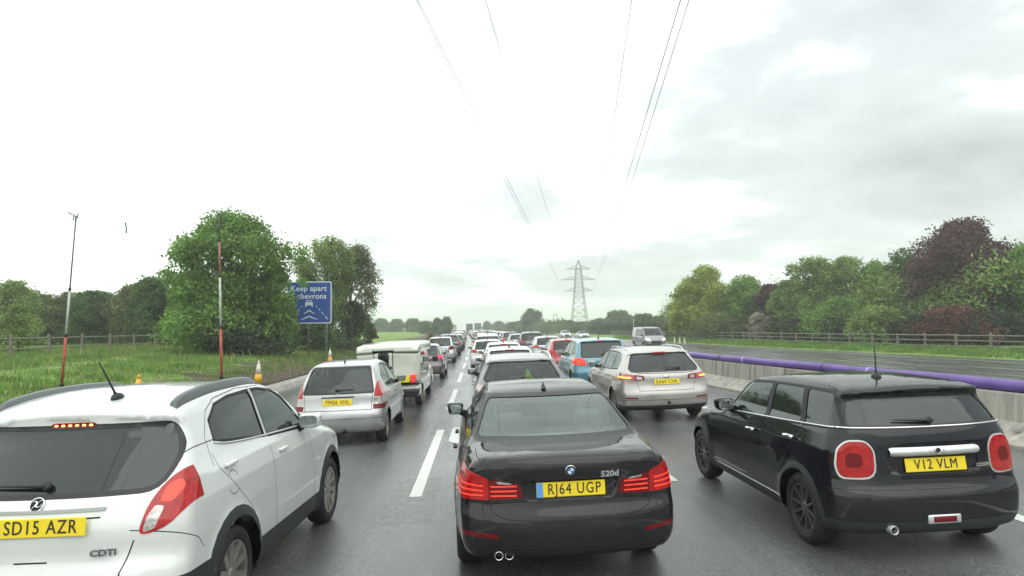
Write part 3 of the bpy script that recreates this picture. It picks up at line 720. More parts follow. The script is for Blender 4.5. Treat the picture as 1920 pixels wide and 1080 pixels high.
SP['van'] = dict(W=1.90, belt=1.15, k=.08, bow=(.04, .28), crown=.05, flare=.01, ar=.38, r=.34,
    prof=[(.08, .3), (.0, .45), (0, .8), (.02, 1.3), (.10, 1.85), (.22, 1.93), (1.0, 1.96), (2.5, 1.97), (3.2, 1.93), (3.6, 1.72), (4.15, 1.24), (4.4, 1.12), (4.78, .98), (4.88, .78), (4.9, .5), (4.82, .3), (4.2, .24), (.8, .24)],
    plan=[(0, .97), (.4, 1), (3.6, 1), (4.3, .96), (4.9, .84)],
    side=[(.25, -.05), (.45, -.01), (.7, 0), (1.1, -.02), (1.8, -.13), (1.9, -.17), (1.98, -.24)],
    arch=[(.98, .34), (3.98, .34)],
    win=[[(2.75, 1.18), (3.85, 1.16), (3.9, 1.2), (3.45, 1.66), (3.3, 1.72), (2.8, 1.74)], [(1.5, 1.2), (2.62, 1.18), (2.62, 1.74), (1.5, 1.74)]],
    rwin=([(-.7, 1.15), (.7, 1.15), (.66, 1.72), (-.66, 1.72)], .06),
    wscr=[(-.76, 1.20), (.76, 1.20), (.68, 1.78), (-.68, 1.78)],
    lamp=[([(.76, .75), (.96, .75), (.95, 1.2), (.78, 1.2)], 'red')],
    hlamp=[(.5, .78), (.86, .80), (.88, .98), (.56, .94)], seats=(2.75, 1.9), handles=[(2.9, 1.0)], mir=(3.8, 1.18))

def make_car(kind, label, cat, paintm, cell=.045, wheels=None, rimm=None, style='thin', spokes=10, rglass='glass', sglass='glass', fglass=None, seats=True,
             seatm=None, mirrorm=None, handlem=None, lowblack=None, lampmats=None, name='car', group=None, extra=None, post=None, bumper_gap=True, grille=True, seg=6):
    S = SP[kind]; s = Shell(S, cell); root = empty(name)
    tag(root, label, cat, group)
    for sd in 'LR':
        for ya, za in S['arch']: s.cut(sd, circ(ya, za, S['ar'], 26), 'arch')
    s.drop('arch')
    if extra: extra(s, root, 'early')
    # glazing
    ws = S['win']; names = []
    for sd in 'LR':
        for i, w in enumerate(ws):
            s.cut(sd, grow(w, .022), 'surround', only=(None, 'surround'))
        if 'quarter' in S: s.cut(sd, grow(S['quarter'], .018), 'surround', only=(None, 'surround'))
        for i, w in enumerate(ws):
            s.cut(sd, rpoly(w, .03, 2), f'win{sd}{i}', only=(None, 'surround')); names.append((f'win{sd}{i}', i))
        if 'quarter' in S: s.cut(sd, S['quarter'], f'win{sd}q', only=(None, 'surround')); names.append((f'win{sd}q', 0))
    rw, rr = S['rwin']
    ylim = S.get('rymax', 1.9)
    s.cut('B', rpoly(grow(rw, .03), rr, 4), 'rsurround', only=(None,), ymax=ylim)
    s.cut('B', rpoly(rw, rr, 4), 'rwin', only=('rsurround',), ymax=ylim)
    s.cut('F', rpoly(grow(S['wscr'], .02), .05), 'wsurround', only=(None,), ymin=s.L * .5)
    s.cut('F', rpoly(S['wscr'], .05), 'wscr', only=('wsurround',), ymin=s.L * .5)
    # lamps
    lnames = {}
    for sg in (-1, 1):
        for j, (lp, mt) in enumerate(S['lamp']):
            p = lp if sg > 0 else mir(lp); nm = f'lamp{sg}_{j}'
            s.cut('B', rpoly(p, .02 if len(S['lamp']) > 1 else S.get('lampr', .05), 4), nm, only=(None,), ymax=S.get('lampy', .62)); lnames.setdefault(sg, []).append((nm, mt))
        p = S['hlamp'] if sg > 0 else mir(S['hlamp'])
        s.cut('F', rpoly(p, .04), f'head{sg}', only=(None,), ymin=s.L - .7)
    if grille: s.cut('F', rpoly([(-.42, .5), (.42, .5), (.42, .74), (-.42, .74)], .04), 'grille', only=(None,), ymin=s.L - .5)
    if lowblack:
        for sd in 'LR': s.cut(sd, [(-.1, 0), (s.L + .1, 0), (s.L + .1, lowblack), (-.1, lowblack)], 'low', only=(None,))
        s.cut('B', [(-1.2, 0), (1.2, 0), (1.2, lowblack), (-1.2, lowblack)], 'low', only=(None, 'low'), ymax=1)
    if extra: extra(s, root, 'late')
    # shut lines
    a0 = S['arch'][0][0]
    for sd in 'LR':
        if len(ws) >= 2:
            yb = (ws[0][0][0] + ws[1][1][0]) / 2; zt = s.H - .13
            s.line(sd, [(yb, .30), (yb, S['belt'] - .02)]);
            s.line(sd, [(ws[0][1][0] + .22, .34), (ws[0][1][0] + .26, .7), (ws[0][1][0] + .14, S['belt'])])
            if kind != 'van':
                yq = ws[1][0][0]
                s.line(sd, [(a0 + S['ar'] + .05, .30), (a0 + S['ar'] + .04, .50), (a0 + S['ar'] * .75, .74), (yq - .08, S['belt'] - .02), (yq - .10, S['belt'] + .08)])
            s.line(sd, [(a0 + S['ar'] + .05, .30), (ws[0][1][0] + .22, .33)])
    # take the parts off
    gl = {0: fglass or sglass}
    for nm, i in names: s.take([nm], 'side_window', M[gl.get(i, sglass)], root, -.006)
    s.take(['rwin'], 'rear_window', M[rglass], root, -.006)
    s.take(['wscr'], 'windscreen', M['glass'], root, -.006)
    lamps = {}
    for sg in (-1, 1):
        ms = []
        for nm, mt in lnames[sg]: ms.append((lampmats or {}).get(mt, M[mt]) if not isinstance(mt, bpy.types.Material) else mt)
        lamps[sg] = s.take([nm for nm, _ in lnames[sg]], 'tail_lamp', ms, root, .004, .03)
        s.take([f'head{sg}'], 'headlight', M['headlamp'], root, .003, .02)
    if extra: extra(s, root, 'take')
    regs = ['surround', 'rsurround', 'wsurround', 'gap', 'low', 'grille'] + [n for n in s.parts if n.startswith('b_')]
    bm_ = [paintm, M['rubber'], M['black'], M['rubber'], M['gap'], M['trimplastic'], M['black']]
    regs2 = []; mats = [paintm]
    for n in regs:
        if n in s.parts:
            regs2.append(n)
            mats.append({'surround': M['rubber'], 'rsurround': M['black'], 'wsurround': M['rubber'], 'gap': M['gap'], 'low': M['trimplastic'], 'grille': M['black']}.get(n) or M[n[2:].split('_')[0]])
    # fittings
    rimm = rimm or M['rim']
    for ya, za in S['arch']:
        for sg in (-1, 1): wheel(root, (sg * (s.hw - .115), ya, S['r']), S['r'], .21, sg, spokes, rimm, style)
    skirt_wells(s, root)
    for sg in (-1, 1):
        mirror(s, root, S['mir'][0], S['mir'][1], sg, mirrorm or paintm)
        for hy, hz in S['handles']: handle(s, root, hy, hz, sg, handlem or paintm)
    if seats: cabin(root, S['seats'][0], S['seats'][1], s.hw - .12, .52 if kind != 'van' else .8, seatm)
    if post: post(s, root, lamps)
    s.body(root, mats, regs2)
    return root
def place(root, x, y, yaw=0, road=True):
    root.location = (x, y, rz(x - crv(y)) if road else 0)
    root.rotation_euler = (0, -math.atan(.025) if road else 0, R(yaw))
    return root
# ------------------------------------------------------------------ the near vehicles
P = {}
P['white'] = paint('white_paint', (.66, .69, .67))
P['black'] = paint('black_paint', (.008, .008, .010), dirt=.09, spec=0, cior=1.5)
P['blackblue'] = paint('black_blue_paint', (.005, .006, .010), dirt=.09, spec=0, cior=1.5)
P['silver'] = paint('silver_paint', (.42, .43, .43), .55, .32)
P['beige'] = paint('warm_silver_paint', (.40, .385, .36), .5, .32)
P['camper'] = paint('cream_camper_paint', (.50, .53, .45), dirt=.4)
P['grey'] = paint('mid_grey_paint', (.16, .17, .17), .5)
P['darkgrey'] = paint('dark_grey_paint', (.035, .04, .043), .4)
P['turquoise'] = paint('turquoise_paint', (.065, .235, .31), .35)
P['crimson'] = paint('red_paint', (.42, .012, .025), .2)
P['plum'] = paint('plum_grey_paint', (.11, .085, .095), .4)
P['navy'] = paint('navy_paint', (.022, .035, .055), .3)
P['palesilver'] = paint('pale_silver_blue_paint', (.46, .50, .52), .45)
M['chromeglass'] = mat('mirror_glass', (.26, .30, .28), .05, 1)  # dark tint stands in for reflections of surroundings not built behind the camera
CARS = []

# white crossover, left foreground
def ex(s, root, st):
    if st == 'early':
        # cladding round the arches, along the sills and across the lower bumper
        for sd in 'LR':
            for ya, za in s.S['arch']: s.cut(sd, circ(ya, za, s.S['ar'] + .075, 28), 'b_trimplastic', only=(None,))
            s.cut(sd, [(.9, .1), (3.3, .1), (3.3, .43), (.9, .47)], 'b_trimplastic', only=(None,))
            s.cut(sd, [(-.1, .1), (.5, .1), (.5, .60), (-.1, .60)], 'b_trimplastic', only=(None,))
            s.cut(sd, [(3.7, .1), (4.4, .1), (4.4, .50), (3.7, .50)], 'b_trimplastic', only=(None,))
        s.cut('B', [(-1.1, .1), (1.1, .1), (1.1, .58), (.6, .60), (-.6, .60), (-1.1, .58)], 'b_trimplastic', only=(None,), ymax=.5)
        s.cut('B', [(-.60, .52), (-.40, .42), (.40, .42), (.60, .52), (.60, .60), (-.60, .60)], 'b_trimplastic', only=(None, 'b_trimplastic'), ymax=.5)
    if st == 'late':
        for g in (-1, 1):
            q = [(.625, .88), (.69, .90), (.725, 1.02), (.675, 1.03), (.64, .97)]
            s.cut('B', rpoly(q if g > 0 else mir(q), .015), f'rev{g}', only=(f'lamp{g}_0',), ymax=.62)
            q = [(.69, 1.045), (.765, 1.04), (.80, 1.12), (.76, 1.165), (.705, 1.13)]
            s.cut('B', rpoly(q if g > 0 else mir(q), .03), f'glow{g}', only=(f'lamp{g}_0',), ymax=.62)
            # shut line of the tailgate
            k = 1 if g > 0 else -1
            pts = [(.55 * k, .60), (.52 * k, .66), (.58 * k, .84)]
            s.line('B', pts, w=.008, ymax=.6)
            s.line('B', [(.67 * k, 1.19), (.665 * k, 1.25), (.76 * k, 1.33)], w=.007, ymax=.9)
            s.line('R' if g > 0 else 'L', [(.13, .90), (.36, .78), (.42, .70)], w=.006)
            sd = 'R' if g > 0 else 'L'
            c = circ(.92, 1.0, .085, 16); s.line(sd, c[1:7]); s.line(sd, c[9:15])
            # door opening above the belt
            s.line(sd, [(.70, 1.16), (.72, 1.36), (.86, 1.53), (1.05, 1.60), (1.5, 1.635), (2.0, 1.62), (2.35, 1.53)])
            s.line(sd, [(1.72, 1.2), (1.74, 1.63)], w=.008)
        s.line('B', [(-.55, .60), (.55, .60)], w=.008, ymax=.5)
        s.cut('B', rpoly([(-.42, .985), (.39, .985), (.39, .995), (-.42, .995)], 0), 'b_gap_', only=(None,), ymax=.5)
        s.cut('B', rpoly([(-.10, .742), (.10, .742), (.10, .752), (-.10, .752)], .003), 'b_gap_', only=(None,), ymax=.5)  # dark slit painted for the shadow of the tailgate handle
        s.cut('B', rpoly([(-.13, 1.492), (.13, 1.492), (.16, 1.507), (.13, 1.524), (-.13, 1.524), (-.16, 1.507)], .004), 'brk', only=(None, 'rsurround'), ymax=.9)
    if st == 'take':
        for g in (-1, 1): pass
        s.take(['brk'], 'brake_light', M['reddark'], root, .003, .01)
def po(s, root, lamps):
    for g in (-1, 1):
        for nm, mt, of in ((f'rev{g}', 'lensclear', .003), (f'glow{g}', 'redlit', .003)):
            s.take([nm], {'r': 'reversing_lens', 'g': 'brake_lens'}[nm[0]], M[mt], lamps[g], of)
    bl_ = [o for o in root.children if o.name.startswith('brake_light')][0]
    for k in range(6):
        bm = bmesh.new(); p, n = s.rear(-.115 + .046 * k, 1.507); bbox(bm, p.x - .011, p.x + .011, p.y - .009, p.y, p.z - .007, p.z + .007, bev=.003)
        frombm('brake_light_diode', bm, M['led'], bl_, False)
    plate(s, root, .065, .955, 'SD15 AZR', .02, w=.54)
    bm = bmesh.new(); prev = None
    for k in range(21):
        x = -.41 + .82 * k / 20; p, n = s.rear(x, 1.035); q = p + n * .016
        w = .013 + .004 * abs(x)
        a = [bm.verts.new(p + Vector((0, 0, -w))), bm.verts.new(q + Vector((0, 0, -w * .8))), bm.verts.new(q + Vector((0, 0, w * .6))), bm.verts.new(p + Vector((0, .0, w)))]
        if prev:
            for j in range(3): bm.faces.new((prev[j], prev[j + 1], a[j + 1], a[j]))
        prev = a
    bmesh.ops.recalc_face_normals(bm, faces=bm.faces); frombm('tailgate_trim', bm, M['satin'], root, False)
    badge(s, root, 0, 1.075, .047, 'beast')
    text('CDTI', .052, .006, M['rail'], root, frame_rear(s, .42, .785, .012), 'lettering', bold=.0012, sx=1.25)
    wiper(s, root, .02, -.36, 1.165, 1.17)
    antenna(s, root, 0.17, .66, .30, -.55, leanx=-.16)
    rails(s, root, .50, 2.05, lambda t: .60 - .02 * t, M['rail'], .038, .022, slab=True)
    # chromed waist strip under the side glass
    for g in (-1, 1):
        bm = bmesh.new(); pts = []
        for k in range(17):
            y = .82 + 2.0 * k / 16; z = 1.305 - .145 * (k / 16) ** .6; p, n = s.flank(y, z, g); pts.append(p + n * .004)
        tube(bm, pts, .008, 6); frombm('waist_strip', bm, M['satin'], root)
root = make_car('crossover', 'white crossover with grey roof rails and black lower cladding in the left foreground', 'car', P['white'], .036, rimm=M['rim'], spokes=10, style='wide',
                rglass='tint', sglass='tint', fglass='glass', extra=ex, post=po, name='crossover_car')
place(root, -2.69, 4.08, -2.5)

# black saloon directly ahead
M['lampbar'] = mat('lit_lamp_bar', (.85, .05, .03), .2, emit=(1, .05, .02), es=.42)
def ex(s, root, st):
    if st == 'late':
        for g in (-1, 1):
            k = 1 if g > 0 else -1; m_ = (lambda q: q) if g > 0 else mir
            for j, z in enumerate((.775, .81, .845)):
                s.cut('B', m_([(.66, z), (.90 - j * .0, z + .004 + j * .01), (.90, z + .016 + j * .01), (.66, z + .012)]), f'bars{g}', only=(f'lamp{g}_1',), ymax=.6)
                s.cut('B', m_([(.41, z + .002 - .0 * j), (.605, z - .004), (.605, z + .008), (.41, z + .012)]), f'bars{g}', only=(f'lamp{g}_0',), ymax=.6)
            s.cut('B', m_([(.44, .862), (.55, .868), (.56, .885), (.46, .878)]), f'rev{g}', only=(f'lamp{g}_0',), ymax=.6)
            s.line('B', [(.62 * k, .745), (.60 * k, .66), (.50 * k, .615), (.3 * k, .60), (0, .597)], w=.007, ymax=.6)
            s.line('B', [(.62 * k, .91), (.63 * k, 1.0), (.66 * k, 1.04)], w=.006, ymax=.5)
            s.line('T', [(.66 * k, .08), (.70 * k, .30), (.71 * k, .62)], w=.006)
            s.cut('B', rpoly(m_([(.56, .47), (.84, .49), (.84, .525), (.56, .505)]), .008), f'refl{g}', only=(None,), ymax=.7)
            s.line('T', [(.60 * k, 1.42), (.585 * k, 2.0), (.57 * k, 2.7)], w=.012)
            sd = 'R' if g > 0 else 'L'
            s.line(sd, [(1.35, 1.15), (1.5, 1.30), (1.85, 1.41), (2.3, 1.435), (2.75, 1.40), (3.05, 1.27)], w=.01)
        s.cut('B', rpoly([(-.34, .735), (.34, .735), (.38, .885), (-.38, .885)], .04), 'recess', only=(None,), ymax=.5)
        s.cut('B', rpoly([(-.72, .40), (.72, .40), (.80, .20), (-.80, .20)], .02), 'b_black_', only=(None,), ymax=.6)
        s.line('B', [(-.55, .40), (.55, .40)], w=.006, ymax=.5, name='b_black_')
    if st == 'take':
        for g in (-1, 1): s.take([f'refl{g}'], 'reflector', M['reddark'], root, .002)
        rid = s.parts['recess']
        fs = [f for f in s.bm.faces if f[s.reg] == rid]
        if fs:
            r = bmesh.ops.extrude_face_region(s.bm, geom=fs)
            vv = [v for v in r['geom'] if isinstance(v, bmesh.types.BMVert)]
            for v in vv: v.co.y += .028
            bmesh.ops.delete(s.bm, geom=[f for f in fs if f.is_valid], context='FACES')
def po(s, root, lamps):
    for g in (-1, 1):
        s.take([f'bars{g}'], 'light_bar', M['lampbar'], lamps[g], .007); s.take([f'rev{g}'], 'reversing_lens', M['lensclear'], lamps[g], .006)
    plate(s, root, 0, .815, 'RJ64 UGP', -.012, 4, eu=True)
    badge(s, root, 0, .955, .042, 'quarters')
    text('520d', .062, .006, M['chrome'], root, frame_rear(s, .30, .915, .003), 'lettering', bold=.002, sx=1.15)
    antenna(s, root, 0, 1.68, base='fin')
    exhaust(root, -.56, .335, s.rear(-.56, .345)[0].y - .012, .034, 2, M['chrome'])
    bm = bmesh.new(); bbox(bm, -.5, .5, .95, 1.15, .93, 1.035, bev=.03); frombm('parcel_shelf', bm, M['seatlight'], root)
root = make_car('saloon', 'black saloon with a light ring badge seen squarely from behind in the centre foreground', 'car', P['black'], .036, rimm=M['rimdark'], style='twin', spokes=7,
                rglass='wetglass', sglass='glass', extra=ex, post=po, seatm=M['seatlight'], name='saloon_car')
root['label'] = 'black saloon car in the centre foreground with twin exhausts and three-bar red tail lamps'
place(root, .69, 4.96, 1.2)

# black five-door supermini, right foreground
def ex(s, root, st):
    if st == 'early':
        for sd in 'LR':
            for ya, za in s.S['arch']: s.cut(sd, circ(ya, za, s.S['ar'] + .055, 28), 'b_trimplastic', only=(None,))
            s.cut(sd, [(1.0, .1), (3.0, .1), (3.0, .315), (1.0, .315)], 'b_trimplastic', only=(None,))
        s.cut('B', [(-1.1, .1), (1.1, .1), (1.1, .34), (-1.1, .34)], 'b_trimplastic', only=(None,), ymax=.5)
    if st == 'late':
        for g in (-1, 1):
            m_ = (lambda q: q) if g > 0 else mir; k = g
            q = m_([(.504, .694), (.748, .694), (.771, .78), (.748, .927), (.686, .987), (.554, .987), (.504, .918)])
            s.cut('B', rpoly(q, .125, 4), f'lens{g}', only=(f'lamp{g}_0',), ymax=.6)
            s.cut('B', rpoly(m_([(.585, .775), (.70, .775), (.715, .82), (.70, .895), (.595, .895)]), .05, 4), f'core{g}', only=(f'lens{g}',), ymax=.6)
            s.line('B', [(.50 * k, .66), (.46 * k, .72), (.46 * k, .95), (.58 * k, 1.01)], w=.006, ymax=.5)
            sd = 'R' if g > 0 else 'L'
            # black upright pillars between the side windows
            s.cut(sd, [(.16, 1.09), (2.44, .985), (2.2, 1.30), (2.1, 1.37), (.42, 1.395)], 'b_rubber_', only=(None,))
            
            s.line('T', [(.60 * k, .40), (.58 * k, .60), (.50 * k, .66), (0, .68)], w=.008)
        s.line('B', [(-.50, .66), (.50, .66)], w=.007, ymax=.5)
        s.line('B', [(-.84, .60), (.84, .60)], w=.005, ymax=.3)
        s.cut('B', rpoly([(-.40, .715), (.40, .715), (.40, .90), (-.40, .90)], .05), 'recess', only=(None,), ymax=.5)
        s.cut('B', rpoly([(-.5, 1.30), (.5, 1.30), (.56, 1.335), (-.56, 1.335)], .01), 'b_black_', only=(None,), ymax=.8)
    if st == 'take':
        fs = [f for f in s.bm.faces if f[s.reg] == s.parts['recess']]
        if fs:
            r = bmesh.ops.extrude_face_region(s.bm, geom=fs)
            for v in r['geom']:
                if isinstance(v, bmesh.types.BMVert): v.co.y += .02
            bmesh.ops.delete(s.bm, geom=[f for f in fs if f.is_valid], context='FACES')
def po(s, root, lamps):
    for g in (-1, 1): s.take([f'lens{g}', f'core{g}'], 'lens', [M['red'], M['reddark']], lamps[g], .012, .012)
    plate(s, root, 0, .79, 'V12 VLM', -.008, 8)
    bm = bmesh.new(); prev = None
    for k in range(25):
        x = -.385 + .77 * k / 24; p, n = s.rear(x, .90); e = min(1, (1 - abs(x) / .40) * 12); h = .028 * e ** .5 + .004
        c = p + Vector((0, -.022, .0))
        a = [bm.verts.new(p + Vector((0, .01, -h - .006))), bm.verts.new(c + Vector((0, .004, -h))), bm.verts.new(c + Vector((0, -.006, 0))), bm.verts.new(c + Vector((0, .008, h * .9))), bm.verts.new(p + Vector((0, .01, h + .008)))]
        if prev:
            for j in range(4): bm.faces.new((prev[j], prev[j + 1], a[j + 1], a[j]))
        prev = a
    bmesh.ops.recalc_face_normals(bm, faces=bm.faces); frombm('boot_handle', bm, M['satin'], root)
    o = badge(s, root, 0, .908, .026, 'wings'); o.location.y -= .027
    text('COOPER', .040, .005, M['chrome'], root, frame_rear(s, .43, .765, .003), 'lettering', bold=.0015, sx=1.0)
    wiper(s, root, .0, -.30, 1.135, 1.145)
    antenna(s, root, 0, .80, .30, -.02)
    exhaust(root, -.42, .285, .03, .036, 1, M['satin'])
    bm = bmesh.new(); p, n = s.rear(.02, .36)
    bbox(bm, -.14, .14, p.y - .012, p.y + .02, .325, .40, bev=.012); o = frombm('fog_lamp_surround', bm, M['satin'], root)
    bm = bmesh.new(); bbox(bm, -.10, .10, p.y - .018, p.y + .0, .337, .388, bev=.01); frombm('fog_lamp', bm, M['reddark'], o)
    bm = bmesh.new(); pts = []
    def along(nm, pp, rr):
        b = bmesh.new(); tube(b, pp, rr, 6); frombm(nm, b, M['chrome'], root)
    for g in (-1, 1):
        pp = []
        for k in range(25):
            y = .25 + 2.22 * k / 24; z = 1.093 - .105 * (k / 24) ** .9; p, n = s.flank(y, z, g); pp.append(p + n * .006)
        along('waist_strip', pp, .009)
        pp = []
        for k in range(15):
            y = 1.1 + 1.8 * k / 14; p, n = s.flank(y, .325, g); pp.append(p + n * .004)
        along('sill_strip', pp, .004)
    pp = []
    for k in range(25):
        x = -.72 + 1.44 * k / 24; p, n = s.rear(x, 1.093); pp.append(p + n * .006)
    along('waist_strip', pp, .009)
root = make_car('supermini', 'black five-door supermini with chrome-ringed oval tail lamps in the right foreground', 'car', P['blackblue'], .036, rimm=M['rimdark'], spokes=10,
                rglass='tint', sglass='tint', fglass='glass', extra=ex, post=po, handlem=M['chrome'], lampmats={'red': M['satin']}, name='supermini_car')
place(root, 3.77, 5.27, .6)

# silver hatchback behind which the white crossover stops
def ex(s, root, st):
    if st == 'late':
        for g in (-1, 1):
            k = g; s.line('B', [(.60 * k, .66), (.62 * k, .95)], w=.008, ymax=.5)
            sd = 'R' if g > 0 else 'L'
            s.line(sd, [(.9, 1.0), (.78, 1.2), (1.1, 1.41), (1.6, 1.455), (2.1, 1.36), (2.4, 1.2)], w=.01)
        s.line('B', [(-.62, .655), (.62, .655)], w=.01, ymax=.5)
        s.line('B', [(-.80, .50), (.80, .50)], w=.008, ymax=.5)
        s.cut('B', rpoly([(-.31, .735), (.31, .735), (.31, .88), (-.31, .88)], .02), 'b_white_', only=(None,), ymax=.5)
        s.cut('B', rpoly([(-.31, .875), (.31, .875), (.29, .90), (-.29, .90)], 0), 'b_gap_', only=(None, 'b_white_'), ymax=.5)
M['white'] = P['silver']
def po(s, root, lamps):
    plate(s, root, 0, .80, 'FM06 VHL', .012, 6)
    doublechev(s, root, 0, .93, .035)
    wiper(s, root, -.02, .30, 1.01, 1.02)
    bm = bmesh.new(); p, n = s.top(0, .80); tube(bm, [p, p + Vector((0, -.02, .05))], .018, 8); tube(bm, [p, p + Vector((.02, -.10, .36)), p + Vector((.04, -.19, .72))], [.007, .005, .004], 6)
    frombm('roof_antenna', bm, M['rail'], root)
    exhaust(root, .12, .27, .0, .03, 1, M['black'])
    text('C3', .05, .004, M['satin'], root, frame_rear(s, .42, .90, .002), 'lettering')
root = make_car('roundhatch', 'silver rounded hatchback with tall triangular tail lamps behind the camper', 'car', P['silver'], .045, rimm=M['rim'], spokes=8, style='wide', extra=ex, post=po, mirrorm=P['grey'], name='hatchback_car')
root['label'] = 'silver rounded hatchback with a long roof aerial and tall triangular tail lamps'
place(root, -2.60, 12.1, 0)

# warm silver estate in the right lane, indicator lit
def ex(s, root, st):
    if st == 'late':
        for g in (-1, 1):
            m_ = (lambda q: q) if g > 0 else mir; k = g
            s.cut('B', m_([(.70, .905), (.99, .915), (.99, .95), (.72, .94)]), f'amb{g}', only=(f'lamp{g}_1',), ymax=.6)
            s.cut('B', m_([(.49, .885), (.60, .88), (.61, .945), (.50, .935)]), f'in{g}', only=(f'lamp{g}_0',), ymax=.6)
            s.line('B', [(.56 * k, .66), (.60 * k, .86)], w=.007, ymax=.5); s.line('B', [(.66 * k, .99), (.73 * k, 1.08)], w=.006, ymax=.7)
            s.cut('B', rpoly(m_([(.60, .49), (.84, .50), (.84, .53), (.60, .52)]), .008), f'refl{g}', only=(None,), ymax=.7)
            sd = 'R' if g > 0 else 'L'
            s.line(sd, [(.78, 1.1), (.86, 1.33), (1.1, 1.43), (2.2, 1.445), (2.75, 1.39), (3.1, 1.2)], w=.008)
        s.line('B', [(-.56, .655), (.56, .655)], w=.01, ymax=.5)
        s.line('B', [(-.85, .47), (.85, .47)], w=.008, ymax=.5)
        s.cut('B', rpoly([(-.14, 1.385), (.14, 1.385), (.13, 1.415), (-.13, 1.415)], .004), 'brk', only=(None, 'rsurround'), ymax=1.2)
        s.cut('B', [(-1, .1), (1, .1), (1, .36), (-1, .36)], 'b_trimplastic_', only=(None,), ymax=.6)
        s.line('B', [(-.6, 1.0), (.6, 1.0)], w=.016, ymax=.5, name='b_trimplastic_')
    if st == 'take':
        for g in (-1, 1): s.take([f'refl{g}'], 'reflector', M['reddark'], root, .002)
        s.take(['brk'], 'brake_light', M['red'], root, .004)
def po(s, root, lamps):
    for g in (-1, 1):
        s.take([f'amb{g}'], 'indicator_lens', M['amberlit'], lamps[g], .006); s.take([f'in{g}'], 'reversing_lens', M['lensclear'], lamps[g], .006)
    plate(s, root, 0, .83, 'EA64 CHK', .02, 8)
    bm = bmesh.new(); p, n = s.rear(0, .93); tube(bm, [p + n * .008 + Vector((x, 0, 0)) for x in (-.05, .05)], .02, 8, 1.6); frombm('emblem', bm, M['chrome'], root)
    wiper(s, root, .30, -.02, 1.09, 1.08)
    rails(s, root, .75, 2.6, .60, M['satin'], .05, .014)
    bm = bmesh.new(); 
    tube(bm, [(.0, -.06, .40), (0, .1, .40)], .02, 8); tube(bm, [(0, -.06, .39), (0, -.06, .45)], [.022, .028], 10)
    frombm('tow_ball', bm, M['black'], root)
root = make_car('estate', 'warm silver estate car in the right lane with its amber indicator lit', 'car', P['beige'], .045, rimm=M['rim'], spokes=5, style='wide', rglass='tint', sglass='glass', extra=ex, post=po,
                lampmats={'lensclear': M['lensclear'], 'reddark': M['reddark']}, name='estate_car')
for o in root.children:
    if o.name.startswith('tail_lamp') and len(o.data.materials) > 1: o.data.materials[1] = M['redpale'] if 'redpale' in M else M['red']
place(root, 3.80, 13.25, .5)
# ------------------------------------------------------------------ ground, roads, markings
rng = np.random.default_rng(7); random.seed(7)
def noisecol(t, scale, stops, detail=8, vec=None, rough=.6):
    n = t.nodes.new('ShaderNodeTexNoise'); n.inputs['Scale'].default_value = scale; n.inputs['Detail'].default_value = detail; n.inputs['Roughness'].default_value = rough
    if vec is not None: t.links.new(vec, n.inputs['Vector'])
    r = t.nodes.new('ShaderNodeValToRGB'); t.links.new(n.outputs['Fac'], r.inputs[0])
    els = r.color_ramp.elements
    els[0].position = stops[0][0]; els[0].color = (*stops[0][1], 1); els[1].position = stops[-1][0]; els[1].color = (*stops[-1][1], 1)
    for p, c in stops[1:-1]: e = els.new(p); e.color = (*c, 1)
    return r.outputs[0], n.outputs['Fac']
def asphalt(name, base=.05, wet=.5, tint=(1, 1.02, 1.0)):
    m = bpy.data.materials.new(name); m.use_nodes = True; t = m.node_tree; b = t.nodes['Principled BSDF']; A = t.nodes.new; K = t.links.new
    co = A('ShaderNodeTexCoord'); mp = A('ShaderNodeMapping'); mp.inputs['Scale'].default_value = (1, .12, 1); K(co.outputs['Object'], mp.inputs[0])
    c1, f1 = noisecol(t, 55, [(.30, (base * .35,) * 3), (.5, tuple(base * x for x in tint)), (.62, (base * 1.5,) * 3), (.75, (base * 3.6,) * 3)], 4, co.outputs['Object'], .75)
    c2, f2 = noisecol(t, .8, [(.3, (.62,) * 3), (.45, (.95,) * 3), (.55, (1.05,) * 3), (.7, (1.35,) * 3)], 6, mp.outputs[0])
    mm = A('ShaderNodeMix'); mm.data_type = 'RGBA'; mm.blend_type = 'MULTIPLY'; mm.inputs[0].default_value = 1; K(c1, mm.inputs[6]); K(c2, mm.inputs[7])
    sx_ = A('ShaderNodeSeparateXYZ'); K(co.outputs['Object'], sx_.inputs[0])
    w1 = A('ShaderNodeMath'); w1.operation = 'MULTIPLY_ADD'; K(sx_.outputs[0], w1.inputs[0]); w1.inputs[1].default_value = 2 * math.pi / 1.64; w1.inputs[2].default_value = 3.35 * 2 * math.pi / 1.64
    w2 = A('ShaderNodeMath'); w2.operation = 'COSINE'; K(w1.outputs[0], w2.inputs[0])
    w3 = A('ShaderNodeMapRange'); w3.inputs[1].default_value = -1; w3.inputs[2].default_value = 1; w3.inputs[3].default_value = 1.16; w3.inputs[4].default_value = .76; K(w2.outputs[0], w3.inputs[0])
    w4 = A('ShaderNodeVectorMath'); w4.operation = 'SCALE'; K(mm.outputs[2], w4.inputs[0]); K(w3.outputs[0], w4.inputs['Scale'])
    K(w4.outputs[0], b.inputs['Base Color'])
    c3, f3 = noisecol(t, 1.3, [(.35, (.14,) * 3), (.52, (.26,) * 3), (.68, (.42,) * 3)], 5, mp.outputs[0])
    w5 = A('ShaderNodeMath'); w5.operation = 'MULTIPLY'; K(c3, w5.inputs[0]); K(w3.outputs[0], w5.inputs[1]); K(w5.outputs[0], b.inputs['Roughness']); b.inputs['Specular IOR Level'].default_value = wet
    u = A('ShaderNodeBump'); u.inputs['Strength'].default_value = .55; u.inputs['Distance'].default_value = .006; K(f1, u.inputs['Height']); K(u.outputs[0], b.inputs['Normal'])
    return m
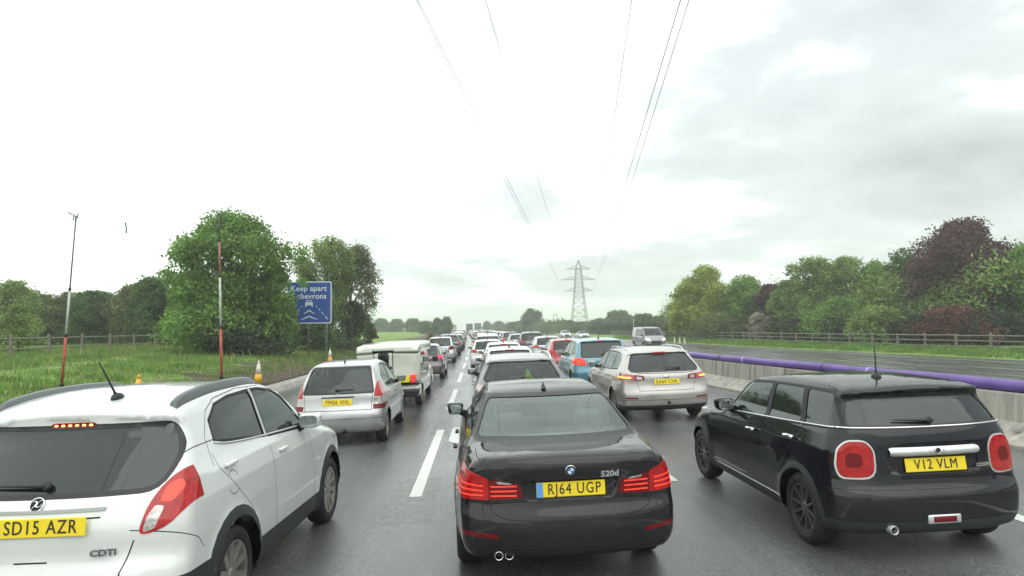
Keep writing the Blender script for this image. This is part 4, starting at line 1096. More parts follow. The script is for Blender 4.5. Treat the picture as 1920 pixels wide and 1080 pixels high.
M['asphalt'] = asphalt('wet_asphalt', .108, .55, (.96, 1.03, 1.02))
M['asphalt2'] = asphalt('wet_asphalt_far_side', .065, .5)
def markmat():
    m = mat('road_paint', (.62, .64, .62), .35); t = m.node_tree; b = t.nodes['Principled BSDF']
    co = t.nodes.new('ShaderNodeTexCoord'); c, f = noisecol(t, 30, [(.30, (.10, .10, .10)), (.42, (.5, .52, .5)), (.6, (.68, .70, .68))], 6, co.outputs['Object'], .7)
    t.links.new(c, b.inputs['Base Color']); return m
M['mark'] = markmat()
YS = [-20 + i * 2.5 for i in range(9)] + [i * 4. for i in range(1, 60)] + [240 + i * 12. for i in range(1, 60)]
YS = sorted(set(YS))
def strip(name, ul, ur, y0, y1, m, zoff=0., nx=1, zf=None, parent=None):
    ys = [y for y in YS if y0 < y < y1]; ys = [y0] + ys + [y1]; v = []; f = []
    zf = zf or (lambda u, y: rz(u))
    for y in ys:
        a = ul(y) if callable(ul) else ul; b = ur(y) if callable(ur) else ur
        for k in range(nx + 1):
            u = a + (b - a) * k / nx; v.append((u + crv(y), y, zf(u, y) + zoff))
    w = nx + 1
    for i in range(len(ys) - 1):
        for k in range(nx): f.append((i * w + k, i * w + k + 1, (i + 1) * w + k + 1, (i + 1) * w + k))
    return frompy(name, v, f, m, parent)
st = strip('road', -7.5, lambda y: bX(y) - .05, -20, 900, M['asphalt'], 0); st['kind'] = 'structure'
oz = lambda u, y: float(np.interp(u, (bX(y) + 1.3, oR(y)), (.16, -.28))) + .05
o2 = strip('far_road', lambda y: bX(y) + 1.4, lambda y: oR(y), -20, 900, M['asphalt2'], 0, 4, oz); o2['kind'] = 'structure'
rs = strip('central_reserve', lambda y: bX(y) + .05, lambda y: bX(y) + 1.42, -20, 900, mat('wet_gravel', (.13, .125, .11), .6, noise=(14, .6), bump=(25, 1)), .03, 2, lambda u, y: float(np.interp(u, (bX(y), bX(y) + 1.4), (rz(bX(y)), .16))) + .03); rs['kind'] = 'structure'
def mark(name, ul, ur, y0, y1, zf=None, off=.004):
    o = strip(name, ul, ur, y0, y1, M['mark'], off, 1, zf); o['kind'] = 'structure'; return o
y = -.6; k = 0
starts = [-.5, 8.3, 17.2, 25.7] + [34.3 + 8.7 * i for i in range(45)]
for y0 in starts: mark('lane_marking', -.90, -.75, y0, y0 + 5.4)
for i in range(49): mark('lane_marking', 2.38, 2.52, -.3 + 8.75 * i, 5.2 + 8.75 * i)
mark('edge_line', 5.18, 5.34, -10, 500); mark('edge_line', -5.05, -4.88, -10, 500)
mark('edge_line', lambda y: bX(y) + 2.1, lambda y: bX(y) + 2.28, -10, 400, oz, .006)
mark('edge_line', lambda y: oR(y) - 3.3, lambda y: oR(y) - 3.12, -10, 400, oz, .006)
for i in range(40):
    for uu in (3.6, 7.2): mark('lane_marking', lambda y, a=uu: bX(y) + 2 + a, lambda y, a=uu: bX(y) + 2.12 + a, 12 + 9 * i, 14 + 9 * i, oz, .006)
M['oldmark'] = mat('worn_road_paint', (.30, .31, .30), .4); _t = M['oldmark'].node_tree; _c = _t.nodes.new('ShaderNodeTexCoord'); _r, _f = noisecol(_t, 9, [(.44, (0, 0, 0)), (.62, (.75, .75, .75))], 9, _c.outputs['Object'], .8); _t.links.new(_r, _t.nodes['Principled BSDF'].inputs['Alpha'])
for a_, b_, y0, y1 in ((-1.15, -.55, 7.2, 9.4), (-1.02, -.62, 13.0, 15.2), (-.7, -.3, 10.5, 13), (-1.1, -.6, 16.4, 18.4)):
    o_ = strip('worn_marking', a_, b_, y0, y1, M['oldmark'], .003); o_['kind'] = 'structure'
ar = frompy('arrow_marking', [(-.62, 12.3, rz(-.6) + .004), (-.12, 11.2, rz(-.1) + .004), (-.02, 12.6, rz(0) + .004), (-.3, 13.9, rz(-.3) + .004), (-.6, 13.9, rz(-.6) + .004)], [(0, 1, 2, 3, 4)], M['mark']); ar['kind'] = 'structure'
M['tar'] = mat('tar_seam', (.018, .018, .018), .25)
for u_, w_ in ((-4.2, .05),):
    ph_ = random.uniform(0, 6); o_ = strip('tar_seam', lambda y: u_ + .02 * math.sin(y * .7 + ph_), lambda y: u_ + w_ + .02 * math.sin(y * .63 + ph_), -5, 140, M['tar'], .003); o_['kind'] = 'structure'
for i, y_ in enumerate((31.,)):
    o_ = frompy('tar_seam', [(x, y_ + .03 * math.sin(x * 3 + i) + dy, rz(x) + .003) for x in (-4.9, -4, -3, -2, -1, 0, 1, 2, 3, 4, 5.1) for dy in (0, .035)], [(2 * k, 2 * k + 2, 2 * k + 3, 2 * k + 1) for k in range(10)], M['tar']); o_['kind'] = 'structure'
# concrete edge channel on the left
M['concrete'] = mat('weathered_concrete', (.26, .25, .225), .7, noise=(5, .35), bump=(40, .3))
ch = strip('edge_channel', -8.35, -7.45, -20, 500, M['concrete'], 0, 6, lambda u, y: float(np.interp(u, (-8.35, -8.2, -7.75, -7.62, -7.46, -7.45), (-.10, -.045, -.07, -.045, -.06, -.22)))); ch['kind'] = 'structure'

# the land
us = [-1500, -900, -300, -150, -90, -60, -45, -36, -30] + list(np.arange(-27, -8.2, .75)) + [-8.4, -7.6, -7.5, -6, 0, 6] + [('b', .2), ('b', .7), ('b', 1.4), ('o', -6), ('o', -.02), ('o', .2), ('o', 1), ('o', 2), ('o', 3), ('o', 5), ('o', 8), ('o', 12), ('o', 20), ('o', 40), ('o', 90), ('o', 300), ('o', 1500)]
ys = sorted(set([-60, -40] + YS + [1000, 1200, 1600, 2200, 3000, 4000])); v = []; f = []; dirt = []
for y in ys:
    yc = min(y, 900)
    for u in us:
        uu = u if not isinstance(u, tuple) else (bX(yc) + u[1] if u[0] == 'b' else oR(yc) + u[1])
        z = ground(uu, yc)
        if -7.55 < uu < oR(yc) - .01: z = min(z, (rz(uu) if uu < bX(yc) else .1)) - .25
        bump = 0
        if uu < -9: bump = .07 * math.sin(uu * 1.3 + y * .31) * math.sin(y * .17 + uu * .4) * min(1, (-9 - uu) / 4)
        if uu < -40: z += min(1, (-40 - uu) / 200) * 1.2 * math.sin(y / 170 + .5)
        v.append((uu + crv(y), y, z + bump))
        d = np.interp(uu, (-40, -16, -11.5, -9.5, -7.5, 5, 6, 200), (0, .08, .40, .85, 1, 1, .25, 0)) if u != -8.4 else 1
        if -30 < uu < -9 and y > 24: d = min(1, d + .25 * np.interp(uu, (-17, -11), (0, 1)))
        dirt.append(float(d))
w = len(us)
for i in range(len(ys) - 1):
    for k in range(w - 1): f.append((i * w + k, i * w + k + 1, (i + 1) * w + k + 1, (i + 1) * w + k))
gm = bpy.data.materials.new('verge_ground'); gm.use_nodes = True; t = gm.node_tree; b = t.nodes['Principled BSDF']; b.inputs['Roughness'].default_value = .9; b.inputs['Specular IOR Level'].default_value = .2
co = t.nodes.new('ShaderNodeTexCoord')
cg, _ = noisecol(t, .35, [(.3, (.10, .18, .038)), (.5, (.15, .25, .055)), (.7, (.20, .25, .08))], 8, co.outputs['Object'])
cd, fd = noisecol(t, 2.2, [(.3, (.035, .028, .02)), (.5, (.075, .06, .042)), (.7, (.13, .11, .08))], 8, co.outputs['Object'])
at_ = t.nodes.new('ShaderNodeAttribute'); at_.attribute_name = 'dirt'
ad = t.nodes.new('ShaderNodeMath'); ad.operation = 'ADD'; nn = t.nodes.new('ShaderNodeTexNoise'); nn.inputs['Scale'].default_value = .9; nn.inputs['Detail'].default_value = 7; t.links.new(co.outputs['Object'], nn.inputs['Vector'])
t.links.new(at_.outputs['Fac'], ad.inputs[0]); t.links.new(nn.outputs['Fac'], ad.inputs[1])
mr = t.nodes.new('ShaderNodeMapRange'); mr.inputs[1].default_value = .88; mr.inputs[2].default_value = 1.12; t.links.new(ad.outputs[0], mr.inputs[0])
mm = t.nodes.new('ShaderNodeMix'); mm.data_type = 'RGBA'; t.links.new(mr.outputs[0], mm.inputs[0]); t.links.new(cg, mm.inputs[6]); t.links.new(cd, mm.inputs[7]); t.links.new(mm.outputs[2], b.inputs['Base Color'])
bp = t.nodes.new('ShaderNodeBump'); bp.inputs['Strength'].default_value = .8; bp.inputs['Distance'].default_value = .08; t.links.new(fd, bp.inputs['Height']); t.links.new(bp.outputs[0], b.inputs['Normal'])
g = frompy('ground', v, f, gm, smooth=True); g['kind'] = 'structure'
a = g.data.attributes.new('dirt', 'FLOAT', 'POINT'); a.data.foreach_set('value', dirt)

# ------------------------------------------------------------------ leaves and grass
def leafmat(name, col, var=.45, trans=.45, dead=None):
    m = bpy.data.materials.new(name); m.use_nodes = True; t = m.node_tree; t.nodes.clear(); A = t.nodes.new; K = t.links.new
    g = A('ShaderNodeNewGeometry'); r = A('ShaderNodeValToRGB'); K(g.outputs['Random Per Island'], r.inputs[0])
    e = r.color_ramp.elements; e[0].position = 0; e[0].color = tuple(c * (1 - var) for c in col) + (1,); e[1].position = 1; e[1].color = (col[0] * (1 + var * 1.2), col[1] * (1 + var), col[2] * (1 + var * .6), 1)
    if dead: x = e.new(.93); x.color = (*col, 1); x = e.new(.97); x.color = (*dead, 1)
    co = A('ShaderNodeTexCoord'); n = A('ShaderNodeTexNoise'); n.inputs['Scale'].default_value = .55; n.inputs['Detail'].default_value = 3; K(co.outputs['Object'], n.inputs['Vector'])
    q = A('ShaderNodeMapRange'); q.inputs[1].default_value = .3; q.inputs[2].default_value = .7; q.inputs[3].default_value = .65; q.inputs[4].default_value = 1.35; K(n.outputs['Fac'], q.inputs[0])
    x = A('ShaderNodeVectorMath'); x.operation = 'SCALE'; K(r.outputs[0], x.inputs[0]); K(q.outputs[0], x.inputs['Scale'])
    d = A('ShaderNodeBsdfDiffuse'); K(x.outputs[0], d.inputs[0]); tr = A('ShaderNodeBsdfTranslucent'); K(x.outputs[0], tr.inputs[0])
    mx = A('ShaderNodeMixShader'); mx.inputs[0].default_value = trans; K(d.outputs[0], mx.inputs[1]); K(tr.outputs[0], mx.inputs[2])
    gl = A('ShaderNodeBsdfGlossy'); gl.inputs['Roughness'].default_value = .5; gl.inputs[0].default_value = (.5, .5, .5, 1); m3 = A('ShaderNodeMixShader'); m3.inputs[0].default_value = .04; K(mx.outputs[0], m3.inputs[1]); K(gl.outputs[0], m3.inputs[2])
    o = A('ShaderNodeOutputMaterial'); K(m3.outputs[0], o.inputs[0]); return m
def leafquads(P, size, up=.3, rr=None):
    n = len(P); rr = rr or rng
    d = rr.normal(size=(n, 3)); d[:, 2] += up; d /= np.linalg.norm(d, axis=1, keepdims=True)
    t = rr.normal(size=(n, 3)); t -= d * (t * d).sum(1, keepdims=True); t /= np.linalg.norm(t, axis=1, keepdims=True)
    b = np.cross(d, t); s = (size * rr.uniform(.6, 1.35, n))[:, None]
    return np.stack([P - t * s * .6, P - b * s * .33 + t * s * .05, P + t * s * .7, P + b * s * .33 + t * s * .05], 1)
M['bark'] = mat('bark', (.055, .045, .035), .9, noise=(4, .4), bump=(12, .6))
LF = {'shade': leafmat('leaf_painted_shade', (.035, .06, .03), .4, .2), 'green': leafmat('leaf_mid_green', (0.155, 0.285, 0.068)), 'deep': leafmat('leaf_deep_green', (0.075, 0.145, 0.048)), 'lime': leafmat('leaf_yellow_green', (0.28, 0.37, 0.06)),  # undergrowth leaf: shade beneath the trees is painted into its dark colour
      'olive': leafmat('leaf_olive', (0.14, 0.18, 0.07)), 'purple': leafmat('leaf_purple', (0.105, 0.062, 0.068)), 'greyg': leafmat('leaf_grey_green', (0.19, 0.29, 0.09)),
      'rust': leafmat('leaf_rust_red', (0.13, 0.062, 0.052)), 'blossom': leafmat('may_blossom', (.38, .36, .30), .3), 'far': leafmat('leaf_far', (0.1, 0.165, 0.068)), 'tan': leafmat('leaf_tan', (.22, .19, .08))}
def tree(px, top, hw, Y, leaf, label, name='tree', n=9000, size=.16, bare=0., base=None, low=.12, cat='tree', group=None, seed=None, sparse=1., limbs=7, flat=1., depth=None, proto=None):
    """px, hw: where the crown's middle stands and how wide it is at distance Y; top: its height line"""
    rr = np.random.default_rng(seed if seed is not None else int(px * 7 + Y * 13) % 99991)
    X = (px - 902) / FPX * Y; Yw = Y * (1 - .0) ; rad = hw / FPX * Y
    # true depth along the view axis also grows with X; keep the small-angle form corrected by the yaw
    k = 1 + .0471 * X / Y; X *= k; rad *= k
    hz = 616 - .0122 * (px - 902)
    zt = CAMH + (hz - top) / FPX * Y * k
    u = X - crv(Y); zg = ground(u, min(Y, 899)) - .03
    H = zt - zg
    o = empty(name, (X, Y, zg)); tag(o, label, cat, group)
    if proto is not None:
        bx = proto['dims']; s = (rad / bx[0], rad / bx[0], H / bx[1])
        for ch in proto.children:
            c = ch.copy(); C.objects.link(c); c.parent = o
        o.scale = s; o.rotation_euler = (0, 0, rr.uniform(0, 6.28)); return o
    z0 = H * low; nb = max(26, int(90 * (1 if hw > 30 else .6))); cen = []
    ph = rr.uniform(0, 6.28, 4); pk = rr.uniform(-.25, .25, 2) * rad
    def env(t, a):      # outline radius at height share t and bearing a, lobed so that no crown is a ball
        b0 = (max(0, 1 - t ** 3.0)) ** .52 * (.98 + .12 * math.sin(t * 2.6))
        return rad * b0 * (1 + .17 * math.sin(2 * a + ph[0] + 3 * t) + .12 * math.sin(3 * a + ph[1] - 5 * t) + .12 * math.sin(7 * t + ph[2]))
    for i in range(nb):
        a = rr.uniform(0, 6.283); t = rr.uniform(0, .97) ** (.85 if not bare else .7); br = rad * rr.choice([.11, .16, .22, .28]) * rr.uniform(.8, 1.2) * flat
        e_ = max(0, env(t, a) - br * .7) * math.sqrt(rr.uniform(.25, 1))
        cen.append((e_ * math.cos(a) + pk[0] * t, e_ * math.sin(a) * (depth or 1) + pk[1] * t, z0 + br * .5 + t * (H - z0 - br), br))
    if not bare:
        for t in (.25, .45, .62): cen.append((pk[0] * t, 0, z0 + (H - z0) * t, rad * .5 * (1 - t * .5)))
    wts = np.array([c[3] ** 2 for c in cen]); wts /= wts.sum(); idx = rr.choice(len(cen), n, p=wts); cc = np.array(cen)[idx]
    d = rr.normal(size=(n, 3)); d /= np.linalg.norm(d, axis=1, keepdims=True)
    q = np.clip(rr.normal(.90, .26, n), .1, 1.75)
    if bare: q = np.clip(rr.normal(.8, .35, n), .1, 1.7)
    P = cc[:, :3] + d * (cc[:, 3] * q)[:, None] * np.array([1, 1, .85 if not bare else 1.15])
    P = P[(P[:, 2] > .05) & (P[:, 2] < H * 1.01)]
    quads('crown', leafquads(P, size, .35, rr), LF[leaf], o)
    bm = bmesh.new(); tr = max(.05, H * .017); lean = rr.uniform(-.04, .04) * H
    top_ = Vector((lean, 0, H * .75)); tube(bm, [(0, 0, -.1), (lean * .2, 0, H * .25), (lean * .6, .02, H * .5), top_], [tr * 1.25, tr, tr * .7, tr * .25], 7)
    order = sorted(cen, key=lambda c: -c[3])[:limbs]
    for c in order:
        s0 = min(.7, max(.15, c[2] / H * .6)); a = Vector((lean * s0, 0, H * s0)); e = Vector(c[:3]); m_ = a.lerp(e, .5) + Vector((0, 0, H * .03))
        tube(bm, [a, m_, e], [tr * .5, tr * .3, tr * .1], 5)
        if bare:
            for _ in range(7):
                dd = Vector(rr.normal(size=3)); dd.normalize(); dd.z = abs(dd.z) + .3; e2 = e + dd * c[3] * 1.5
                tube(bm, [m_.lerp(e, .6), e + dd * c[3] * .5, e2], [tr * .16, tr * .10, tr * .04], 3)
    frombm('trunk', bm, M['bark'], o)
    o['dims'] = (rad, H)
    return o
# left side: hedge of small trees behind the fence
gl = 'small trees of the hedge behind the left fence'
for i, (px, tp, hw, Y, lf, lab) in enumerate([
        (12, 526, 60, 66, 'greyg', 'grey-green hedgerow tree at the far left edge behind the timber fence'),
        (78, 552, 50, 70, 'olive', 'lowest olive hedgerow tree, in the dip just right of the far left tree'),
        (132, 548, 50, 70, 'olive', 'olive hedgerow tree directly behind the leftmost striped pole'),
        (195, 546, 54, 68, 'deep', 'dark hedgerow tree just right of the leftmost striped pole'),
        (250, 534, 54, 66, 'olive', 'taller olive hedgerow tree midway between the two striped poles'),
        (300, 520, 52, 62, 'deep', 'tall dark hedgerow tree touching the left side of the big green tree'),
        (345, 520, 34, 60, 'olive', 'olive tree half hidden behind the left edge of the big green tree')]):
    tree(px, tp, hw, Y, lf, lab, n=15000, size=.21, low=.0, group=gl)
tree(38, 572, 42, 44, 'greyg', 'young pale leafy bush by the fence at the far left', 'bush', 5500, .13, low=.0, cat='bush')
tree(442, 392, 116, 45, 'green', 'tall broad bright green tree standing in front of the blue road sign', n=42000, size=.20, low=.10, limbs=10)
tree(366, 505, 52, 47, 'green', 'lower green tree leaning out from the left of the big tree', n=14000, size=.19, low=.0)
tree(512, 478, 36, 47.5, 'green', 'narrow green tree between the big tree and the top of the road sign', n=9000, size=.19, low=.0)
tree(512, 560, 42, 45.5, 'green', 'low green bush covering the left edge of the road sign', 'bush', 8000, .17, low=.0, cat='bush')
tree(468, 596, 74, 44.5, 'shade', 'dark undergrowth bush with shade in its leaf colour beneath the big green tree', 'bush', 9000, .2, low=.0, cat='bush')
tree(610, 442, 58, 58, 'greyg', 'feathery half-bare tree rising directly behind the road sign', n=19000, size=.15, bare=1, low=.2, limbs=14)
tree(660, 458, 50, 60, 'olive', 'feathery half-bare tree to the right of the road sign', n=16000, size=.15, bare=1, low=.15, limbs=14)
tree(600, 585, 58, 56, 'deep', 'dark bush behind the posts of the road sign', 'bush', 8000, .19, low=.0, cat='bush')
tree(665, 562, 34, 62, 'deep', 'dark green bush right of the road sign above the camper', 'bush', 7000, .19, low=.0, cat='bush')
tree(693, 606, 14, 66, 'rust', 'small reddish bush at the right end of the left trees', 'bush', 2500, .14, low=.0, cat='bush')
# right side beyond the far carriageway
R_ = [(1292, 524, 46, 100, 'lime', 'yellow-green tree at the left end of the right-hand tree belt'), (1328, 496, 50, 96, 'lime', 'tallest yellow-green tree in the right-hand tree belt'),
      (1392, 516, 54, 92, 'green', 'round deep green tree right of the two yellow-green trees'), (1450, 532, 34, 86, 'purple', 'small purple-leaved tree between two green trees'),
      (1487, 526, 40, 82, 'greyg', 'grey-green tree just right of the small purple tree'), (1530, 480, 54, 80, 'greyg', 'tall grey-green tree near the middle of the right-hand belt'),
      (1582, 480, 54, 78, 'greyg', 'second tall grey-green tree, with a pointed top'), (1640, 486, 58, 76, 'green', 'bright green tree left of the big purple tree'),
      (1700, 466, 58, 72, 'deep', 'dark green tree touching the left of the big purple tree'), (1808, 412, 104, 64, 'purple', 'large dark purple beech tree towering over the right-hand belt'),
      (1905, 458, 64, 58, 'green', 'green tree at the right edge in front of the purple beech'), (1960, 440, 60, 62, 'lime', 'yellow-green tree cut off by the right edge')]
for i, (px, tp, hw, Y, lf, lab) in enumerate(R_):
    tree(px, tp, hw, Y, lf, lab, n=42000 if hw > 80 else 17000, size=.25, low=.03, group='trees beyond the far carriageway')
B_ = [(1424, 585, 24, 84, 'blossom', 'may tree with white blossom low in the belt left of the small purple tree'), (1655, 572, 52, 60, 'greyg', 'pale grey-green bush overhanging the right-hand fence'),
      (1780, 574, 70, 55, 'rust', 'wide rust-red bush beneath the large purple beech'), (1560, 556, 56, 72, 'green', 'mid green bush low in the belt left of the pale overhanging bush'),
      (1350, 585, 60, 90, 'olive', 'olive bush beneath the yellow-green trees'), (1490, 596, 50, 76, 'shade', 'dark bush below the grey-green trees'),
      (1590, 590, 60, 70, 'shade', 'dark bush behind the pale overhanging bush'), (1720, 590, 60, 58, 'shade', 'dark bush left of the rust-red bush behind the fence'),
      (1880, 585, 60, 54, 'shade', 'dark bush below the green tree at the right edge'), (1265, 590, 26, 112, 'olive', 'olive bush at the left foot of the right-hand belt')]
for px, tp, hw, Y, lf, lab in B_: tree(px, tp, hw, Y, lf, lab, 'bush', 8500, .2, low=.0, cat='bush')
# far trees: three patterns copied with their own sizes
PR = [tree(1205, 588, 32, 165, 'far', 'round far tree above the grey van, left of the right-hand belt', n=7000, size=.38, low=.0, group='far trees'),
      tree(1165, 581, 30, 230, 'far', 'flat-topped far tree with a high open crown right of the pylon', n=6000, size=.45, low=.25, group='far trees', flat=.8),
      tree(995, 579, 25, 270, 'deep', 'tall dark far tree left of the pylon', n=6000, size=.5, low=.0, group='far trees')]
FT = [(1130, 597, 32, 220, 0, 'low rounded far tree just right of the pylon foot'), (1095, 603, 34, 235, 0, 'far tree in front of the pylon legs'), (1060, 600, 30, 240, 0, 'far tree just left of the pylon legs'),
      (1033, 603, 26, 250, 0, 'far tree beneath the wooden cross-bar pole'), (1235, 592, 20, 150, 0, 'narrow far tree beside the olive bush at the belt\'s left foot'), (972, 602, 18, 300, 2, 'small far tree left of the tall dark far tree'),
      (957, 604, 14, 330, 0, 'hazy far tree, third from the gap in the trees over the road'), (937, 602, 13, 370, 0, 'hazy round far tree, second right of the gap over the road'), (914, 602, 10, 400, 0, 'hazy round far tree directly right of the gap over the road'),
      (838, 594, 14, 200, 0, 'dark far tree at the left edge of the gap over the road'), (818, 596, 14, 210, 2, 'dark far tree second from the left edge of the gap over the road'), (800, 602, 14, 215, 0, 'far tree above the left lane queue and tan shrub'),
      (775, 597, 20, 270, 0, 'hazy far tree beyond the left field, right of the middle'), (745, 598, 18, 290, 0, 'hazy far tree in the middle beyond the left field'), (718, 597, 18, 300, 0, 'hazy far tree beyond the left field next to the feathery trees')]
for px, tp, hw, Y, k, lab in FT: tree(px, tp, hw, Y, None, lab, proto=PR[k], group='far trees')
def hedge(name, pts, h, wd, n, size, leaf, label):
    pts = np.array(pts, float); seg = np.diff(pts, axis=0); ln = np.linalg.norm(seg, axis=1); cs = np.r_[0, ln.cumsum()]
    t = rng.uniform(0, cs[-1], n); x = np.interp(t, cs, pts[:, 0]); y = np.interp(t, cs, pts[:, 1])
    a = rng.uniform(0, math.pi, n); q = rng.normal(.92, .12, n); hh = h * (.8 + .25 * np.sin(t * .9) * np.sin(t * .37 + 1)) 
    P = np.stack([x + np.cos(a) * wd * q, y + rng.normal(0, wd * .3, n), np.abs(np.sin(a)) * hh * q], 1)
    P[:, 2] += [ground(px_ - crv(py_), min(py_, 899)) for px_, py_ in zip(P[:, 0], P[:, 1])]
    o = quads(name, leafquads(P, size), LF[leaf]); tag(o, label, 'hedge'); return o
hedge('hedge', [(-62, 330), (-30, 330), (-18, 250)], 4.5, 3, 9000, .5, 'far', 'long low hedge along the far side of the left field')
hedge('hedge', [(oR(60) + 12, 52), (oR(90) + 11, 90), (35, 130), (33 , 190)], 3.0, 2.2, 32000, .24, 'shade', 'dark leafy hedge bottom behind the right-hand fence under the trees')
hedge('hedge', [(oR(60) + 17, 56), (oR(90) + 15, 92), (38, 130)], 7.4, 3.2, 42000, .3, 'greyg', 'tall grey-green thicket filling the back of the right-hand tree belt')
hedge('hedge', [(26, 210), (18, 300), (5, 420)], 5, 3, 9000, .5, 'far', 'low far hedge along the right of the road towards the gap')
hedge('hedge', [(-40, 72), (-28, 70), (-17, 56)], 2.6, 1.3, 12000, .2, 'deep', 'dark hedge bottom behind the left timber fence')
hedge('hedge', [(-62, 80), (-34, 76), (-20, 66)], 5.2, 2.4, 30000, .26, 'olive', 'olive thicket filling the back of the left hedgerow behind the small trees')
tree(808, 622, 9, 105, 'tan', 'tan dry shrub on the left verge beside the queue', 'shrub', 1800, .13, low=.0, cat='shrub')
# grass
M['grass'] = leafmat('grass_blade', (0.16, 0.29, 0.055), .4, .45, (.32, .29, .13))
def grass(n, ufn, y0, y1, h0, h1, wd, label, name='grass', dens=None, pw=1.6):
    y = y0 + (y1 - y0) * rng.uniform(0, 1, n) ** pw; u = ufn(y, rng.uniform(0, 1, n))
    cl = np.sin(u * 1.7 + 3 * np.sin(y * .5)) * np.sin(y * .9 + 2 * np.sin(u * .6)); keep = rng.uniform(-1.3, 1, n) < cl + (dens(u) if dens else .6)
    y, u, cl = y[keep], u[keep], cl[keep]; n = len(y)
    x = u + np.array([crv(a) for a in y]); z = np.array([ground(a, b) for a, b in zip(u, y)])
    h = rng.uniform(h0, h1, n) * (1 + .45 * cl); a = rng.uniform(0, 6.283, n); w = wd * rng.uniform(.6, 1.4, n) * (.5 + y / 35)
    d = np.stack([np.cos(a), np.sin(a), a * 0], 1) * w[:, None]; ln = rng.normal(0, .35, (n, 2)) * h[:, None]
    B = np.stack([x, y, z - .03], 1); T = B + np.stack([ln[:, 0], ln[:, 1], h], 1)
    Mi = B + (T - B) * .5 - np.stack([ln[:, 0], ln[:, 1], 0 * h], 1) * .18
    V = np.concatenate([np.stack([B - d, B + d, Mi + d * .8, Mi - d * .8], 1), np.stack([Mi - d * .8, Mi + d * .8, T + d * .15, T - d * .15], 1)], 0)
    # join the two halves of each blade into one island
    m = len(B); vv = np.stack([B - d, B + d, Mi + d * .8, Mi - d * .8, T + d * .15, T - d * .15], 1).reshape(-1, 3)
    i = np.arange(m)[:, None] * 6; q = np.concatenate([i + [0, 1, 2, 3], i + [3, 2, 4, 5]], 0).astype(np.int32)
    me = bpy.data.meshes.new(name); me.vertices.add(len(vv)); me.vertices.foreach_set('co', vv.reshape(-1).astype(np.float32)); me.loops.add(len(q) * 4); me.loops.foreach_set('vertex_index', q.reshape(-1))
    me.polygons.add(len(q)); me.polygons.foreach_set('loop_start', np.arange(0, len(q) * 4, 4, dtype=np.int32)); me.update(calc_edges=True)
    o = link(name, me, None, M['grass']); tag(o, label, 'grass', kind='stuff'); return o
grass(150000, lambda y, r: -9.2 - r * (20 + y * .15), 7, 75, .07, .22, .012, 'rough green grass on the left verge between kerb and fence', dens=lambda u: np.interp(-u, (9, 10.5, 13, 18), (-.8, .1, .8, 1.3)))
grass(45000, lambda y, r: np.interp(y, (0, 40, 61, 97, 900), (34.5, 32, 29.5, 27, 26)) + .3 + r * 7, 34, 130, .10, .34, .014, 'bright grass strip between the far carriageway and the right-hand fence', dens=lambda u: .8, pw=1.2)

grass(3500, lambda y, r: -9.0 - r * (16 + y * .1), 9, 60, .28, .6, .010, 'taller weeds and seed stalks standing in the left verge', name='weeds', dens=lambda u: .2)
bpy.data.objects['weeds'].data.materials[0] = leafmat('weed_stalk', (.24, .26, .10), .5, .4)
# clods and stones on the bare earth beside the channel
n = 2600; y = 8 + 70 * rng.uniform(0, 1, n) ** 1.5; u = -8.45 - rng.gamma(1.5, 1.1, n); Pn = np.stack([u + np.array([crv(a) for a in y]), y, np.array([ground(a, b) for a, b in zip(u, y)])], 1)
s_ = rng.uniform(.015, .07, n)[:, None]; O = np.array([[1, 0, 0], [0, 1, 0], [-1, 0, 0], [0, -1, 0]], float)
Vq = []
for k in range(4):
    a, b_ = O[k], O[(k + 1) % 4]; j = rng.uniform(.7, 1.3, (n, 1)); Vq.append(np.stack([Pn + a * s_ + [0, 0, -.01], Pn + b_ * s_ + [0, 0, -.01], Pn + b_ * s_ * .45 + np.array([0, 0, .9]) * s_ * j, Pn + a * s_ * .45 + np.array([0, 0, .9]) * s_ * j], 1))
o = quads('clods', np.concatenate(Vq, 0), mat('clod', (.15, .12, .085), .9, noise=(3, .5))); tag(o, 'loose clods and stones on the bare earth by the left kerb', 'rubble', kind='stuff')
# ------------------------------------------------------------------ barrier, pipe, fences, poles, cones, sign
def loft(name, prof, ys, xf, zf, m, parent=None, close=True):
    v = []; f = []; n = len(prof)
    for y in ys:
        x0 = xf(y) + crv(y); z0 = zf(y)
        for a, b in prof: v.append((x0 + a, y, z0 + b))
    for i in range(len(ys) - 1):
        for k in range(n if close else n - 1): f.append((i * n + k, i * n + (k + 1) % n, (i + 1) * n + (k + 1) % n, (i + 1) * n + k))
    f.append(tuple(range(n))[::-1]); f.append(tuple((len(ys) - 1) * n + k for k in range(n)))
    return frompy(name, v, f, m, parent)
def stained():
    m = mat('stained_concrete', (.3, .28, .24), .75); t = m.node_tree; b = t.nodes['Principled BSDF']; A = t.nodes.new
    co = A('ShaderNodeTexCoord'); mp = A('ShaderNodeMapping'); mp.inputs['Scale'].default_value = (2, 2.6, .16); t.links.new(co.outputs['Object'], mp.inputs[0])
    c, f = noisecol(t, 2.2, [(.30, (.06, .06, .052)), (.44, (.24, .23, .20)), (.55, (.33, .31, .27)), (.72, (.45, .43, .38))], 8, mp.outputs[0], .7)
    t.links.new(c, b.inputs['Base Color']); u = A('ShaderNodeBump'); u.inputs['Strength'].default_value = .3; u.inputs['Distance'].default_value = .01; t.links.new(f, u.inputs['Height']); t.links.new(u.outputs[0], b.inputs['Normal']); return m
M['stained'] = stained()
bar = empty('concrete_barrier', (bX(0), 0, .2)); tag(bar, 'streaked concrete barrier wall along the right edge of the near carriageway', 'barrier')
inv = Matrix.Translation(bar.location).inverted()
prof = [(-.62, -.05), (-.62, .03), (-.12, .24), (0, .27), (.03, .70), (.05, .72), (.31, .72), (.33, .70), (.36, -.05)]
Y0 = -12; segs = []
